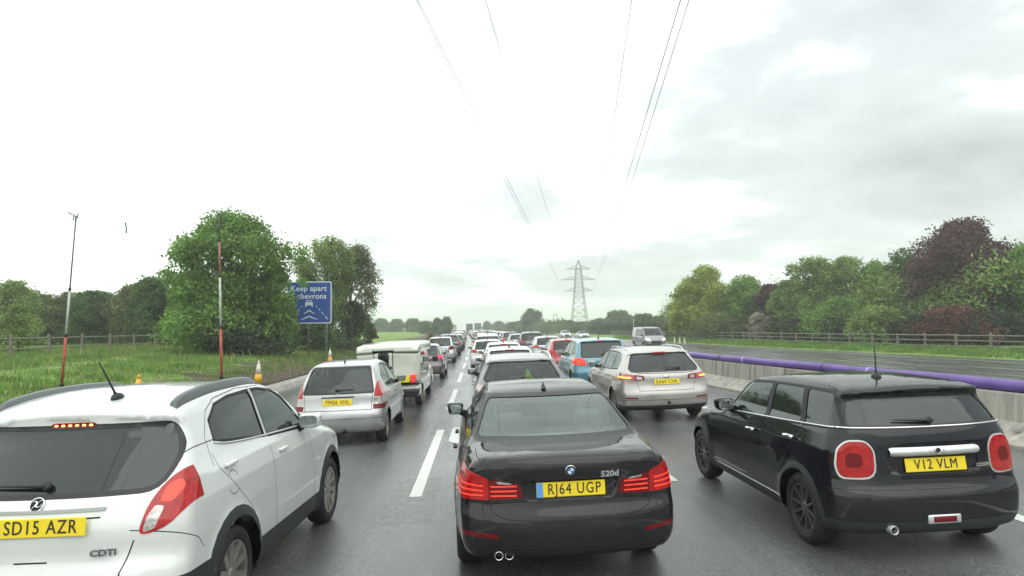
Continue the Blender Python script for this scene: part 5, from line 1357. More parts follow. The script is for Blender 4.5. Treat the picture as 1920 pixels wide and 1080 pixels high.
while Y0 < 300: segs.append((Y0, Y0 + 6 if Y0 < 110 else 300)); Y0 = segs[-1][1]
for a, b_ in segs:
    ys_ = list(np.linspace(a + .012, b_ - .012, 3 if b_ - a < 10 else 30))
    o = loft('wall_segment', prof, ys_, bX, lambda y: rz(bX(y)), M['stained'], bar); o.data.transform(inv)
prof = [(.14 + .10 * math.cos(t), .72 + .10 + .10 * math.sin(t)) for t in [2 * math.pi * k / 16 for k in range(16)]]
M['purple'] = mat('purple_plastic', (.105, .055, .26), .45, noise=(2.2, .28), coat=.1)
pp = empty('drain_pipe', (bX(0), 0, 1)); tag(pp, 'long purple plastic pipe lying along the top of the concrete barrier', 'pipe'); inv = Matrix.Translation(pp.location).inverted()
wob = lambda y: bX(y) + .03 * math.sin(y * .9)
o = loft('duct', prof, [-10 + k * .8 for k in range(60)] + [40 + 4 * k for k in range(1, 60)], wob, lambda y: rz(bX(y)) + .008 * math.sin(y * 1.7), M['purple'], pp); o.data.transform(inv)
o.data.polygons.foreach_set('use_smooth', [True] * len(o.data.polygons))
M['purplelight'] = mat('scuffed_purple', (.36, .28, .60), .5)
prof2 = [(.14 + .106 * math.cos(t), .72 + .10 + .106 * math.sin(t)) for t in [2 * math.pi * k / 16 for k in range(16)]]
for y in [2.4 + 5.6 * k for k in range(18)]:
    o = loft('joint_collar', prof2, [y, y + .07], wob, lambda yy: rz(bX(yy)), M['purplelight'] if y < 20 else M['gap'], pp); o.data.transform(inv)
for y in [4.1 + 5.6 * k for k in range(9)]:      # ratchet straps that hold the pipe down
    o = loft('strap', [(a * 1.0 + (.003 if a > .14 else -.003), b_) for a, b_ in prof2], [y, y + .035], wob, lambda yy: rz(bX(yy)) + .002, M['black'], pp); o.data.transform(inv)
# low steel blocks along the far carriageway's inner edge
for i in range(60):
    y = 9 + i * 1.55; u = bX(y) + 2.0; bm = bmesh.new(); bbox(bm, -.06, .06, -.24, .24, 0, .07, bev=.015)
    o = frombm('lane_divider_block', bm, M['concrete']); o.location = (u + crv(y), y, oz(u, y) + .004); o.rotation_euler = (0, 0, random.uniform(-.15, .15))
    tag(o, 'small concrete block in the dotted row along the far carriageway\'s near edge', 'block', 'row of small blocks behind the purple pipe')
M['timber'] = mat('weathered_timber', (.16, .15, .12), .85, noise=(7, .35), bump=(30, .4))
def fence(name, label, pts, h, nr, rail_z, pw=.07, rt=.035):
    f_ = empty(name, (pts[0][0], pts[0][1], pts[0][2])); tag(f_, label, 'fence'); o0 = Vector(pts[0])
    for i, p in enumerate(pts):
        bm = bmesh.new(); q = Vector(p) - o0; hh = h * random.uniform(.95, 1.06); vs = bbox(bm, -pw, pw, -pw, pw, -.2, hh, bev=.012, seg=1); bmesh.ops.transform(bm, matrix=Matrix.Translation(q) @ Matrix.Rotation(random.uniform(-.03, .03), 4, 'Y'), verts=vs)
        frombm('post', bm, M['timber'], f_, False)
    for z in rail_z:
        for i in range(0, len(pts) - 1, 2):
            bm = bmesh.new(); seg_ = [Vector(p) - o0 + Vector((-pw - .02, 0, z + random.uniform(-.02, .02))) for p in pts[i:i + 3]]
            tube(bm, seg_, rt * 1.3, 4, 1.0); frombm('rail', bm, M['timber'], f_, False)
gz = lambda u, y: (u + crv(y), y, ground(u, y))
fence('timber_fence', 'weathered two-rail timber fence across the back of the left grass verge', [gz(-26 - .0 * k, 28 + 3.3 * k) for k in range(14)], 1.15, 2, (.35, .95))
fence('timber_fence', 'dark three-rail timber fence below the trees beyond the far carriageway', [gz(oR(36 + 2.9 * k) + 4.6, 36 + 2.9 * k) for k in range(40)], 1.25, 3, (.3, .7, 1.1))
# striped height-gauge poles
M['poler'] = mat('red_pole_paint', (.36, .075, .035), .55, noise=(9, .35)); M['polew'] = mat('white_pole_paint', (.42, .46, .42), .55, noise=(9, .25)); M['poled'] = mat('dark_pole_section', (.06, .05, .05), .5); M['polep'] = mat('faded_red_pole_paint', (.30, .12, .10), .5)
def pole(px, top, Y, label, secs, lean):
    X = (px - 902) / FPX * Y; X *= 1 + .0471 * X / Y; k = 1 + .0471 * X / Y; zt = CAMH + (616 - .0122 * (px - 902) - top) / FPX * Y * k
    zg = ground(X - crv(Y), Y); H = zt - zg; o = empty('warning_pole', (X, Y, zg)); tag(o, label, 'pole', 'striped warning poles on the left verge')
    q = lambda t: Vector((lean * t, 0, H * t))
    for a, b_, m, r in secs:
        bm = bmesh.new(); tube(bm, [q(a), q(b_)], r, 10); frombm('section', bm, M[m], o)
    for a, b_, m, r in secs[1:]:
        bm = bmesh.new(); tube(bm, [q(a - .008), q(a + .008)], r * 1.35 + .01, 10); frombm('collar', bm, M['black'], o)
    bm = bmesh.new(); T = q(1); tube(bm, [T, T + Vector((-.05, 0, .05)), T + Vector((-.20, 0, .12))], .02, 6); tube(bm, [T + Vector((.03, 0, -.03)), T + Vector((.05, 0, .10))], .02, 6); tube(bm, [T + Vector((-.07, 0, -.08)), T + Vector((-.05, 0, .06))], .014, 6); frombm('bracket', bm, M['steel'], o)
    return o, Vector((X, Y, zg)) + T
p1, t1 = pole(119, 406, 17.5, 'leftmost striped warning pole, dark thin top over white and orange-red lower part', [(0, .09, 'poler', .036), (.09, .125, 'poled', .034), (.125, .38, 'poler', .033), (.38, .62, 'polew', .028), (.62, 1, 'poled', .017)], .27)
p2, t2 = pole(419, 399, 26, 'striped warning pole in front of the big green tree, faded red at top', [(0, .04, 'poled', .05), (.04, .33, 'poler', .05), (.33, .63, 'polew', .044), (.63, .84, 'polep', .038), (.84, 1, 'poled', .028)], -.20)
bl = empty('bunting_line', t1); tag(bl, 'thin wire with one dark tag strung between the two striped poles', 'bunting')
bm = bmesh.new(); dv = t2 - t1; tube(bm, [dv * (k / 10) + Vector((0, 0, -.25 * math.sin(math.pi * k / 10))) for k in range(11)], .0022, 4); frombm('cord', bm, M['steel'], bl)
s_ = (235 - 137) / 270 * .72; c = dv * s_ + Vector((0, 0, -.25 * math.sin(math.pi * s_)))
bm = bmesh.new(); tube(bm, [c, c + Vector((.015, 0, -.12)), c + Vector((.03, 0, -.16)), c + Vector((.03, 0, -.34))], .022, 6); frombm('flag', bm, M['rail'], bl)
# cones
M['coney'] = mat('yellow_cone_plastic', (.62, .36, .02), .5, noise=(8, .2)); M['conew'] = mat('white_cone_sleeve', (.62, .55, .50), .5, noise=(10, .15)); M['conebase'] = mat('cone_base', (.10, .09, .06), .7)
def cone():
    r = empty('traffic_cone'); bm = bmesh.new(); bbox(bm, -.2, .2, -.2, .2, 0, .045, bev=.012); frombm('base', bm, M['conebase'], r)
    Rt = Matrix.Rotation(R(-90), 4, 'Y')
    for nm, z0, z1, m in (('cone_body', .04, .40, 'coney'), ('reflective_sleeve', .40, .80, 'conew'), ('cone_tip', .80, .92, 'conew')):
        f = lambda z: .165 * (1 - z / .97) + .02 + (.006 if nm == 'reflective_sleeve' else 0)
        bm = bmesh.new(); lathe(bm, [(f(z0) - .01, z0), (f(z0), z0), (f(z1), z1), (.001, z1 + .002)], 18, Rt)
        frombm(nm, bm, M[m], r)
    return r
c0 = cone(); tag(c0, 'yellow cone with white sleeve on bare earth left of the silver hatchback', 'traffic cone', 'cones on the left verge')
def putcone(c, u, y, rz_=0): c.location = (u + crv(y), y, ground(u, y)); c.rotation_euler = (random.uniform(-.03, .03), random.uniform(-.03, .03), rz_)
putcone(c0, -8.9, 27); 
for u, y, l in ((-9.35, 42, 'yellow cone with pale sleeve just left of the camper\'s rear'), (-9.4, 18.6, 'yellow cone whose tip shows above the white crossover\'s roof')):
    c = copy_tree(c0); c['label'] = l; putcone(c, u, y, 1)
    if y < 20:
        for ch in c.children: ch.material_slots[0].link = 'OBJECT'; ch.material_slots[0].material = M['coney']
words = ['white cone in the trio at the near end of the far verge row', 'white cone of the pair just left of the grey van', 'white cone of the loose row left of the grey van']
for u, y, k in [(oR(88) - 1.0, 83, 0), (oR(88) - 1.0, 85, 0), (oR(88) - 1.0, 87.2, 0), (oR(125) - 1, 124, 1), (oR(125) - 1, 127, 1)] + [(oR(140) - 1, 140 + i * 9, 2) for i in range(7)]:
    c = copy_tree(c0); c['group'] = 'white cones on the far verge' + (' trio', ' pair', ' row')[k]; c['label'] = words[k]; c.location = (u + crv(y), y, oz(min(u, oR(y)), y)); c.scale = (.8, .8, .9)
    for ch in c.children: ch.material_slots[0].link = 'OBJECT'; ch.material_slots[0].material = M['conew']
# the blue sign
M['signblue'] = mat('sign_blue', (.010, .062, .28), .45); M['signwhite'] = mat('sign_white', (.55, .62, .66), .5)
def sign():
    Y = 50.; k = 1; x0, x1, zt, zb = [None] * 4
    X = (581 - 902) / FPX * Y; k = 1 + .0471 * X / Y; X *= k
    hw_ = 41.5 / FPX * Y * k; zt = CAMH + (620 - 528) / FPX * Y * k; zb = CAMH + (620 - 607) / FPX * Y * k; zg = ground(X, Y)
    r = empty('road_sign', (X, Y, zg)); tag(r, 'large blue chevron-spacing road sign half covered by the big green tree', 'road sign'); h = (zt - zb); w = hw_ * 2; zc = (zt + zb) / 2 - zg
    def pan(nm, ww, hh, y, m, th=.02, rr_=.14):
        bm = bmesh.new(); pts = rpoly([(-ww / 2, -hh / 2), (ww / 2, -hh / 2), (ww / 2, hh / 2), (-ww / 2, hh / 2)], rr_, 4)
        a = [bm.verts.new((p[0], y, zc + p[1])) for p in pts]; b_ = [bm.verts.new((p[0], y + th, zc + p[1])) for p in pts]
        bm.faces.new(a); bm.faces.new(b_[::-1])
        for i in range(len(a)): bm.faces.new((a[i - 1], b_[i - 1], b_[i], a[i]))
        bmesh.ops.recalc_face_normals(bm, faces=bm.faces); return frombm(nm, bm, m, r, False)
    p = pan('panel', w, h, 0, M['signwhite']); q = pan('blue_field', w - .17, h - .17, -.006, M['signblue'], .004, .10)
    F = lambda x, z: Matrix.Translation((x, -.012, zc + z)) @ Matrix.Rotation(R(90), 4, 'X')
    text('Keep apart', .58, .004, M['signwhite'], q, F(-.05, h * .33), 'lettering', bold=.012, sx=.98, space=1.05)
    text('2 chevrons', .58, .004, M['signwhite'], q, F(-.05, h * .145), 'lettering', bold=.012, sx=.98, space=1.05)
    def poly(nm, pts):
        bm = bmesh.new(); a = [bm.verts.new((x * w, -.012, zc + z * h)) for x, z in pts]; f = bm.faces.new(a); bmesh.ops.recalc_face_normals(bm, faces=bm.faces)
        if f.normal.y > 0: bmesh.ops.reverse_faces(bm, faces=[f])
        return frombm(nm, bm, M['signwhite'], q, False)
    poly('car_symbol', [(-.09, -.10), (-.06, -.10), (-.06, -.065), (.05, -.065), (.05, -.10), (.08, -.10), (.08, -.0), (.065, .0), (.055, .055), (-.065, .055), (-.075, 0), (-.09, 0)])
    bm = bmesh.new(); bbox(bm, -.05 * w, .045 * w, -.02, -.013, zc + .012 * h, zc + .04 * h); frombm('car_screen', bm, M['signblue'], q, False)
    for z, s in ((-.17, .13), (-.31, .20)):
        poly('chevron', [(-s, z - .075 - .02), (0, z), (s, z - .095), (s * .75, z - .095), (0, z - .03 - .02 * s), (-s * .75, z - .095)])
    for sg in (-1, 1):
        for a, b_ in ((.12, .15), (.18, .22), (.25, .30), (.33, .40)):
            xa = (.04 + a) * sg * .95; xb = (.04 + b_) * sg * .95; za = -.0 - (a - .05) * 1.15; z2 = -.0 - (b_ - .05) * 1.15; ww = .008 + a * .01
            poly('lane_dash', [(xa - ww, za), (xa + ww, za), (xb + ww, z2), (xb - ww, z2)])
    for x in (-w * .02, w * .38, -w * .42):
        bm = bmesh.new(); tube(bm, [(x, .10, -.1), (x, .10, zc + h * .45)], .07, 10); frombm('post', bm, M['steel'] if x > 0 else M['timber'], r)
sign()
# roadside cabinet
bm = bmesh.new(); bbox(bm, -.5, .5, -.3, .3, 0, 1.35, bev=.03); bbox(bm, -.53, .53, -.33, .33, 1.35, 1.42, bev=.02); o = frombm('roadside_cabinet', bm, mat('grey_green_enamel', (.22, .27, .24), .5), None, False)
u = -7.0 - 1.4; o.location = (u + crv(105) + .9, 107, ground(-8.8, 105)); tag(o, 'grey-green box cabinet beside the tan shrub on the left verge', 'cabinet')
bm = bmesh.new(); bbox(bm, -.45, .45, -.315, -.30, .15, 1.2, bev=.004); frombm('door', bm, mat('cabinet_door', (.25, .30, .27), .5), o, False)
# pylon
PY = 430.
def atp(px, py, Y):
    X = (px - 902) / FPX * Y; k = 1 + .0471 * X / Y; return X * k, CAMH + (616 - .0122 * (px - 902) - py) / FPX * Y * k
px_, pt_ = atp(1086, 488, PY); _, a1 = atp(1086, 506, PY); _, a2 = atp(1086, 526, PY); _, a3 = atp(1086, 547, PY)
hwid = lambda n: atp(1086 + n, 526, PY)[0] - px_
M['lattice'] = mat('galvanised_lattice', (.16, .17, .17), .6)
py = empty('pylon', (px_, PY, .5)); tag(py, 'tall steel lattice electricity pylon with three pairs of arms beyond the trees', 'pylon')
bm = bmesh.new()
def wz(z): return float(np.interp(z, (0, a3 - 3, a1, pt_), (5.6, 3.1, 1.7, .1)))
lv = [0, 4, 8.5, 13, 17.5, 21.5, 25, 28, 31, 34, 37, 40, a1 + .5, pt_ - .5]
lv = [z for z in lv if z < pt_ - 1] + [pt_ - .5]
cs_ = ((-1, -1), (1, -1), (1, 1), (-1, 1))
for i, z in enumerate(lv[:-1]):
    z2 = lv[i + 1]; w1, w2 = wz(z), wz(z2)
    for a, b_ in cs_:
        tube(bm, [(a * w1, b_ * w1, z), (a * w2, b_ * w2, z2)], .22, 4, cap=False)
    for k in range(4):
        (a, b_), (c_, d_) = cs_[k], cs_[(k + 1) % 4]
        tube(bm, [(a * w1, b_ * w1, z), (c_ * w2, d_ * w2, z2)], .10, 3, cap=False); tube(bm, [(c_ * w1, d_ * w1, z), (a * w2, b_ * w2, z2)], .10, 3, cap=False)
        if i: tube(bm, [(a * w1, b_ * w1, z), (c_ * w1, d_ * w1, z)], .10, 3, cap=False)
frombm('tower', bm, M['lattice'], py, False)
arms = []
for zz, hn in ((a1, 22), (a2, 31), (a3, 26)):
    hw_ = hwid(hn); w0 = wz(zz)
    for sg in (-1, 1):
        bm = bmesh.new(); tip = Vector((sg * hw_, 0, zz)) 
        for b_ in (-1, 1):
            tube(bm, [(sg * w0, b_ * w0, zz), tip], .15, 4); tube(bm, [(sg * w0, b_ * w0, zz + 2.2), tip], .12, 4)
            for k in (.3, .6): p_ = Vector((sg * w0, b_ * w0, zz)).lerp(tip, k); q_ = Vector((sg * w0, b_ * w0, zz + 2.2)).lerp(tip, k - .15); tube(bm, [p_, q_], .08, 3)
        ar_ = frombm('cross_arm', bm, M['lattice'], py, False)
        bm = bmesh.new(); tube(bm, [tip, tip + Vector((0, 0, -.5))], .12, 5); frombm('insulator', bm, M['lattice'], ar_, False)
        arms.append((px_ + sg * hw_, zz - .1, sg, hn))
names_ = {22: 'uppermost', 31: 'widest middle', 26: 'lowest'}
M['cable'] = mat('cable', (.20, .21, .20), .6)
for X1, Z1, sg, hn in arms:
    bm = bmesh.new(); 
    for off in (0,):
        pts = []
        for k in range(41):
            Y = PY - (PY + 90) * k / 40; cxx = 6 - (Y - 52) * 0 ; 
            X = (6.2 + (px_ - 6.2) * (Y - 52) / (PY - 52)) + (X1 - px_)
            cc_ = {22: 5.5e-5, 31: 8.6e-5, 26: 1.1e-5}[hn]; Z = Z1 - cc_ * (PY - 170) ** 2 + cc_ * (Y - 170) ** 2
            pts.append((X + off, Y, Z))
        tube(bm, pts, .036, 4)
    o = frombm('power_line', bm, M['cable'], None, False)
    tag(o, f"overhead power cable hung from the {names_[hn]} arm on the pylon's {'left' if sg < 0 else 'right'} side", 'power cable', 'overhead power cables')
# wooden pole with cross-bar, lamp standards
def simplepole(px, base, top, Y, label, bar=None, r=.12, name='utility_pole', two=0):
    X, zt = atp(px, top, Y); u = X - crv(Y); zg = ground(u, Y); o = empty(name, (X, Y, zg)); tag(o, label, 'pole')
    for dx in ((0,) if not two else (-two, two)):
        bm = bmesh.new(); tube(bm, [(dx, 0, -.1), (dx, 0, zt - zg)], [r, r * .7], 8); frombm('post', bm, M['steel'] if not two else M['timber'], o)
    if bar: bm = bmesh.new(); bbox(bm, -bar, bar, -.1, .1, zt - zg - .5, zt - zg - .2); frombm('cross_bar', bm, M['timber'], o, False)
simplepole(1041, 620, 589, 290, 'wooden double pole with a cross-bar left of the pylon', .8, .14, two=.75)
simplepole(1017, 630, 576, 180, 'thin pale post standing between the pylon and the tall dark tree', None, .09, 'post')
simplepole(1187, 640, 600, 66, 'thin pale post just left of the grey van', None, .045, 'post')
# ------------------------------------------------------------------ the rest of the queue
def recolor(root, old, new):
    for ch in list(root.children) + [x for c in root.children for x in c.children]:
        for s_ in ch.material_slots:
            if s_.material == old: s_.link = 'OBJECT'; s_.material = new
SKIP = ('seat', 'rear_bench', 'dashboard', 'wheel_housing', 'door_handle', 'grille')
def clone(root, label, group=None, far=False, name=None):
    c = root.copy(); C.objects.link(c); c['label'] = label
    if group: c['group'] = group
    elif 'group' in c: del c['group']
    if name: c.name = name
    for ch in list(root.children):
        if far and ch.name.startswith(SKIP): continue
        d = ch.copy(); C.objects.link(d); d.parent = c
        for g in ([] if far else list(ch.children)): e = g.copy(); C.objects.link(e); e.parent = d
        if far and ch.name.startswith('wheel'):
            for g in ch.children: e = g.copy(); C.objects.link(e); e.parent = d
    return c
for k_ in list(SP): SP[k_]['chk'] = 2
def basic(z, pl=None, bl=False, mt='red', rail=None, ant=True):
    def po(s, root, lamps):
        wiper(s, root, .0, .28, SP_[0]['belt'] + .07, SP_[0]['belt'] + .07)
        if pl: plate(s, root, 0, z, pl, .02)
        if rail: rails(s, root, .6, 2.4, .60, M['satin'], .05, .016)
        if bl:
            bm = bmesh.new(); zz = s.H - .09; p, n = s.rear(0, zz); bbox(bm, -.13, .13, p.y - .012, p.y + .02, zz - .014, zz + .014, bev=.005); frombm('brake_light', bm, M['red'], root)
        if ant: antenna(s, root, 0, .75, .25, -.4)
    return po
SP_ = [None]
def mk(kind, *a, **k): SP_[0] = SP[kind]; return make_car(kind, *a, **k)
M['redpink'] = M['pink']
# grey estate right in front of the black saloon
def po(s, root, lamps):
    rails(s, root, .7, 2.7, .60, M['satin'], .055, .02)
    for g in (-1, 1): pass
    bm = bmesh.new(); bbox(bm, -.07, .07, .62, .64, 1.27, 1.29, bev=.006); frombm('windscreen_sticker', bm, M['polew'], root)
    wiper(s, root, 0, .3, 1.09, 1.09)
A_ = mk('estate', 'mid grey estate with silver roof rails directly in front of the black saloon', 'car', P['grey'], .055, rglass='glass', sglass='glass', rimm=M['rim'], post=po, name='estate_car')
place(A_, .79, 12.1, .3)
bm = bmesh.new(); vs = [bm.verts.new(p) for p in [(-.10, 0, 0), (.12, 0, .0), (.13, .02, .05), (.07, .02, .09), (.04, .03, .20), (.01, .03, .23), (-.03, .03, .21), (-.035, .02, .08), (-.07, .02, .06)]]; bm.faces.new(vs)
r_ = bmesh.ops.extrude_face_region(bm, geom=bm.faces[:]); bmesh.ops.translate(bm, vec=(0, .06, 0), verts=[v for v in r_['geom'] if isinstance(v, bmesh.types.BMVert)]); bmesh.ops.recalc_face_normals(bm, faces=bm.faces)
o = frombm('safety_vest', bm, M['hivis'], None, False); tag(o, 'crumpled yellow-green high-visibility vest inside the grey estate\'s rear window', 'safety vest'); o.location = (.89, 12.72, 1.03)
hat = mk('hatch', 'white hatchback with a dark spoiler edge, second vehicle ahead of the black saloon', 'car', P['white'], .07, rglass='glass', sglass='glass', spokes=8, style='wide', post=basic(.78, 'KN12 OYE', True), name='hatchback_car')
mpv = mk('people_carrier', 'turquoise people carrier with a lit orange-red tail lamp in the right lane', 'car', P['turquoise'], .06, rglass='glass', sglass='glass', spokes=8, style='wide', post=basic(.72, 'FJ11 XLT', True), name='people_carrier', lampmats={'red': M['redlit']})
suv = mk('crossover', 'dark grey off-roader with a pale roof edge in the right lane beyond the white hatchback', 'car', P['darkgrey'], .07, rglass='tint', sglass='tint', spokes=8, style='wide', post=basic(.94, None), name='crossover_car')
est = mk('estate', 'silver estate with a wide rear window in the right lane, just beyond the dark off-roader', 'car', P['silver'], .08, rglass='glass', sglass='glass', spokes=8, style='wide', post=basic(.83, None, rail=1, ant=False), name='estate_car')
sal = mk('saloon', 'dark grey saloon at the front of the left lane group, beyond the navy off-roader', 'car', P['darkgrey'], .08, rglass='glass', sglass='glass', spokes=8, style='wide', name='saloon_car')
van = mk('van', 'grey panel van with lit headlamps coming towards us on the far carriageway', 'van', P['grey'], .07, rglass='tint', sglass='tint', spokes=8, style='wide', name='panel_van')
place(hat, .86, 18.6, .2); place(mpv, 3.70, 19.6, 1); place(suv, 3.55, 45, 0)
def add(proto, old, col, x, y, label, group=None, far=False, yaw=None, lane=True):
    c = clone(proto, label, group, far); 
    if P[col] is not old: recolor(c, old, P[col])
    place(c, x + crv(y), y, math.degrees(math.atan(-slope(y))) if yaw is None else yaw); c.location.z = rz(x); return c
PT = {'hat': (hat, P['white']), 'mpv': (mpv, P['turquoise']), 'suv': (suv, P['darkgrey']), 'est': (est, P['silver']), 'sal': (sal, P['darkgrey']), 'van': (van, P['grey'])}
def addk(k, col, x, y, label, **kw): return add(PT[k][0], PT[k][1], col, x, y, label, **kw)
# middle lane
addk('hat', 'white', .97, 25.2, 'white hatchback just visible over the roofs, third vehicle ahead of the black saloon')
c = addk('hat', 'white', .45, 32.5, 'white hatchback nearest the dashed line with its left tail lamp showing')
addk('suv', 'white', .62, 41.5, 'white off-roader at the head of the run of white cars in the middle lane')
# right lane
c = addk('hat', 'crimson', 3.75, 27.3, 'bright red hatchback in the right lane beyond the turquoise people carrier')
c = addk('hat', 'palesilver', 3.85, 36., 'pale silver rounded hatchback in the right lane beyond the red one')
place(est, 3.4 + crv(54), 54, .6); est.location.z = rz(3.4); place(sal, -2.3 + crv(60.5), 60.5, .7); sal.location.z = rz(-2.3)
c = addk('mpv', 'grey', 3.2, 62.5, 'grey people carrier in the right lane just beyond the silver estate')
# left lane
c = addk('hat', 'plum', -2.35, 27.2, 'plum-grey hatchback with a glowing pink tail lamp ahead of the camper')
for ch in c.children:
    if ch.name.startswith('tail_lamp'):
        for s_ in ch.material_slots: s_.link = 'OBJECT'; s_.material = M['pink']
c = addk('mpv', 'palesilver', -2.35, 40.5, 'pale silver people carrier in the left lane ahead of the plum-grey hatchback')
for ch in c.children:
    if ch.name.startswith('tail_lamp'):
        for s_ in ch.material_slots: s_.link = 'OBJECT'; s_.material = M['reddark']
addk('suv', 'navy', -2.3, 52, 'dark navy off-roader in the left lane ahead of the pale silver people carrier')
# far queue
ordn = ['', 'first', 'second', 'third', 'fourth', 'fifth', 'sixth', 'seventh', 'eighth', 'ninth', 'tenth', 'eleventh', 'twelfth', 'thirteenth', 'fourteenth', 'fifteenth', 'sixteenth', 'seventeenth', 'eighteenth', 'nineteenth', 'twentieth', 'twenty-first', 'twenty-second', 'twenty-third', 'twenty-fourth', 'twenty-fifth', 'twenty-sixth', 'twenty-seventh']
cols = ['white', 'silver', 'darkgrey', 'grey', 'palesilver', 'navy', 'white', 'silver', 'crimson', 'darkgrey']
kn = {'hat': 'hatchback', 'mpv': 'people carrier', 'suv': 'off-roader', 'est': 'estate', 'sal': 'saloon', 'van': 'van'}
cn = {'white': 'white', 'silver': 'silver', 'darkgrey': 'dark grey', 'grey': 'mid grey', 'palesilver': 'pale silver', 'navy': 'navy', 'crimson': 'red'}
rr = random.Random(5)
for ln, x, y, n in (('left', -2.35, 69, 8), ('middle', .75, 51, 7), ('right', 3.7, 71, 9)):
    while y < 228 and n < 27:
        k = rr.choice(['hat', 'hat', 'mpv', 'suv', 'est', 'sal', 'hat', 'est']); col = rr.choice(cols)
        if ln == 'left' and 140 < y < 150: k, col = 'van', 'white'
        addk(k, col, x + rr.uniform(-.2, .2), y, f'distant {cn[col]} {kn[k]}, {ordn[n]} vehicle along the {ln} lane queue', group=f'distant queue in the {ln} lane', far=True)
        y += rr.uniform(7.0, 9.0); n += 1
# opposite carriageway
def opp(o, x, y): o.location = (x, y, oz(x - crv(y), y)); o.rotation_euler = (0, 0, math.pi + .03)
X, _ = atp(1216, 640, 58); opp(van, X, 61)
for ch in van.children:
    if ch.name.startswith('headlight'): ch.data.materials[0] = M['headlit']
bm = bmesh.new()
for x in (-.7, .7): tube(bm, [(x, .8, 2.05), (x, 3.2, 2.05)], .02, 6)
for y in (.8, 1.6, 2.4, 3.2):
    tube(bm, [(-.7, y, 2.05), (.7, y, 2.05)], .02, 6)
    for x in (-.7, .7): tube(bm, [(x, y, 2.05), (x, y, 1.90)], .015, 6)
frombm('roof_rack', bm, M['black'], van)
for px, Y, k, col, lab in ((1056, 125, 'hat', 'palesilver', 'small pale silver hatchback approaching on the far carriageway, farther one'), (1086, 112, 'sal', 'silver', 'silver saloon approaching on the far carriageway, left of the grey van')):
    X, _ = atp(px, 635, Y); c = clone(PT[k][0], lab); recolor(c, PT[k][1], P[col]); opp(c, X, Y)
# distant lorry in the middle lane
def lorry(x, y, label, col):
    r = empty('lorry', (x + crv(y), y, rz(x))); tag(r, label, 'lorry', None)
    bm = bmesh.new(); bbox(bm, -1.25, 1.25, 0, 12, 1.15, 4.0, bev=.04); o = frombm('box_body', bm, col, r, False)
    bm = bmesh.new(); bbox(bm, -.012, .012, -.03, 0, 1.2, 3.95); frombm('door_gap', bm, M['gap'], o, False)
    for x_ in (-.6, -.2, .2, .6):
        bm = bmesh.new(); tube(bm, [(x_, -.05, 1.2), (x_, -.05, 3.95)], .03, 6); frombm('locking_bar', bm, M['steel'], o)
    bm = bmesh.new(); bbox(bm, -1.2, 1.2, 12.4, 14.2, .5, 3.3, bev=.2); frombm('cab', bm, P['white'], r)
    bm = bmesh.new(); bbox(bm, -1.1, 1.1, -.02, .1, .55, .75); frombm('bumper', bm, M['black'], r, False)
    for sg in (-1, 1):
        bm = bmesh.new(); bbox(bm, sg * .95 - .2, sg * .95 + .2, -.06, -.02, .85, 1.0); frombm('tail_lamp', bm, M['red'], r, False)
        for yy in (1.6, 2.9, 4.2, 12.8): wheel(r, (sg * 1.05, yy, .5), .5, .3, sg, 8, M['rimdark'], 'wide', rr=.55)
    return r
lorry(.75, 262, 'dark box lorry at the far end of the middle lane', mat('dark_box', (.10, .11, .11), .6))
lorry(3.7, 245, 'dull green box lorry towering over the distant cars in the right lane', mat('green_box', (.12, .16, .14), .6))
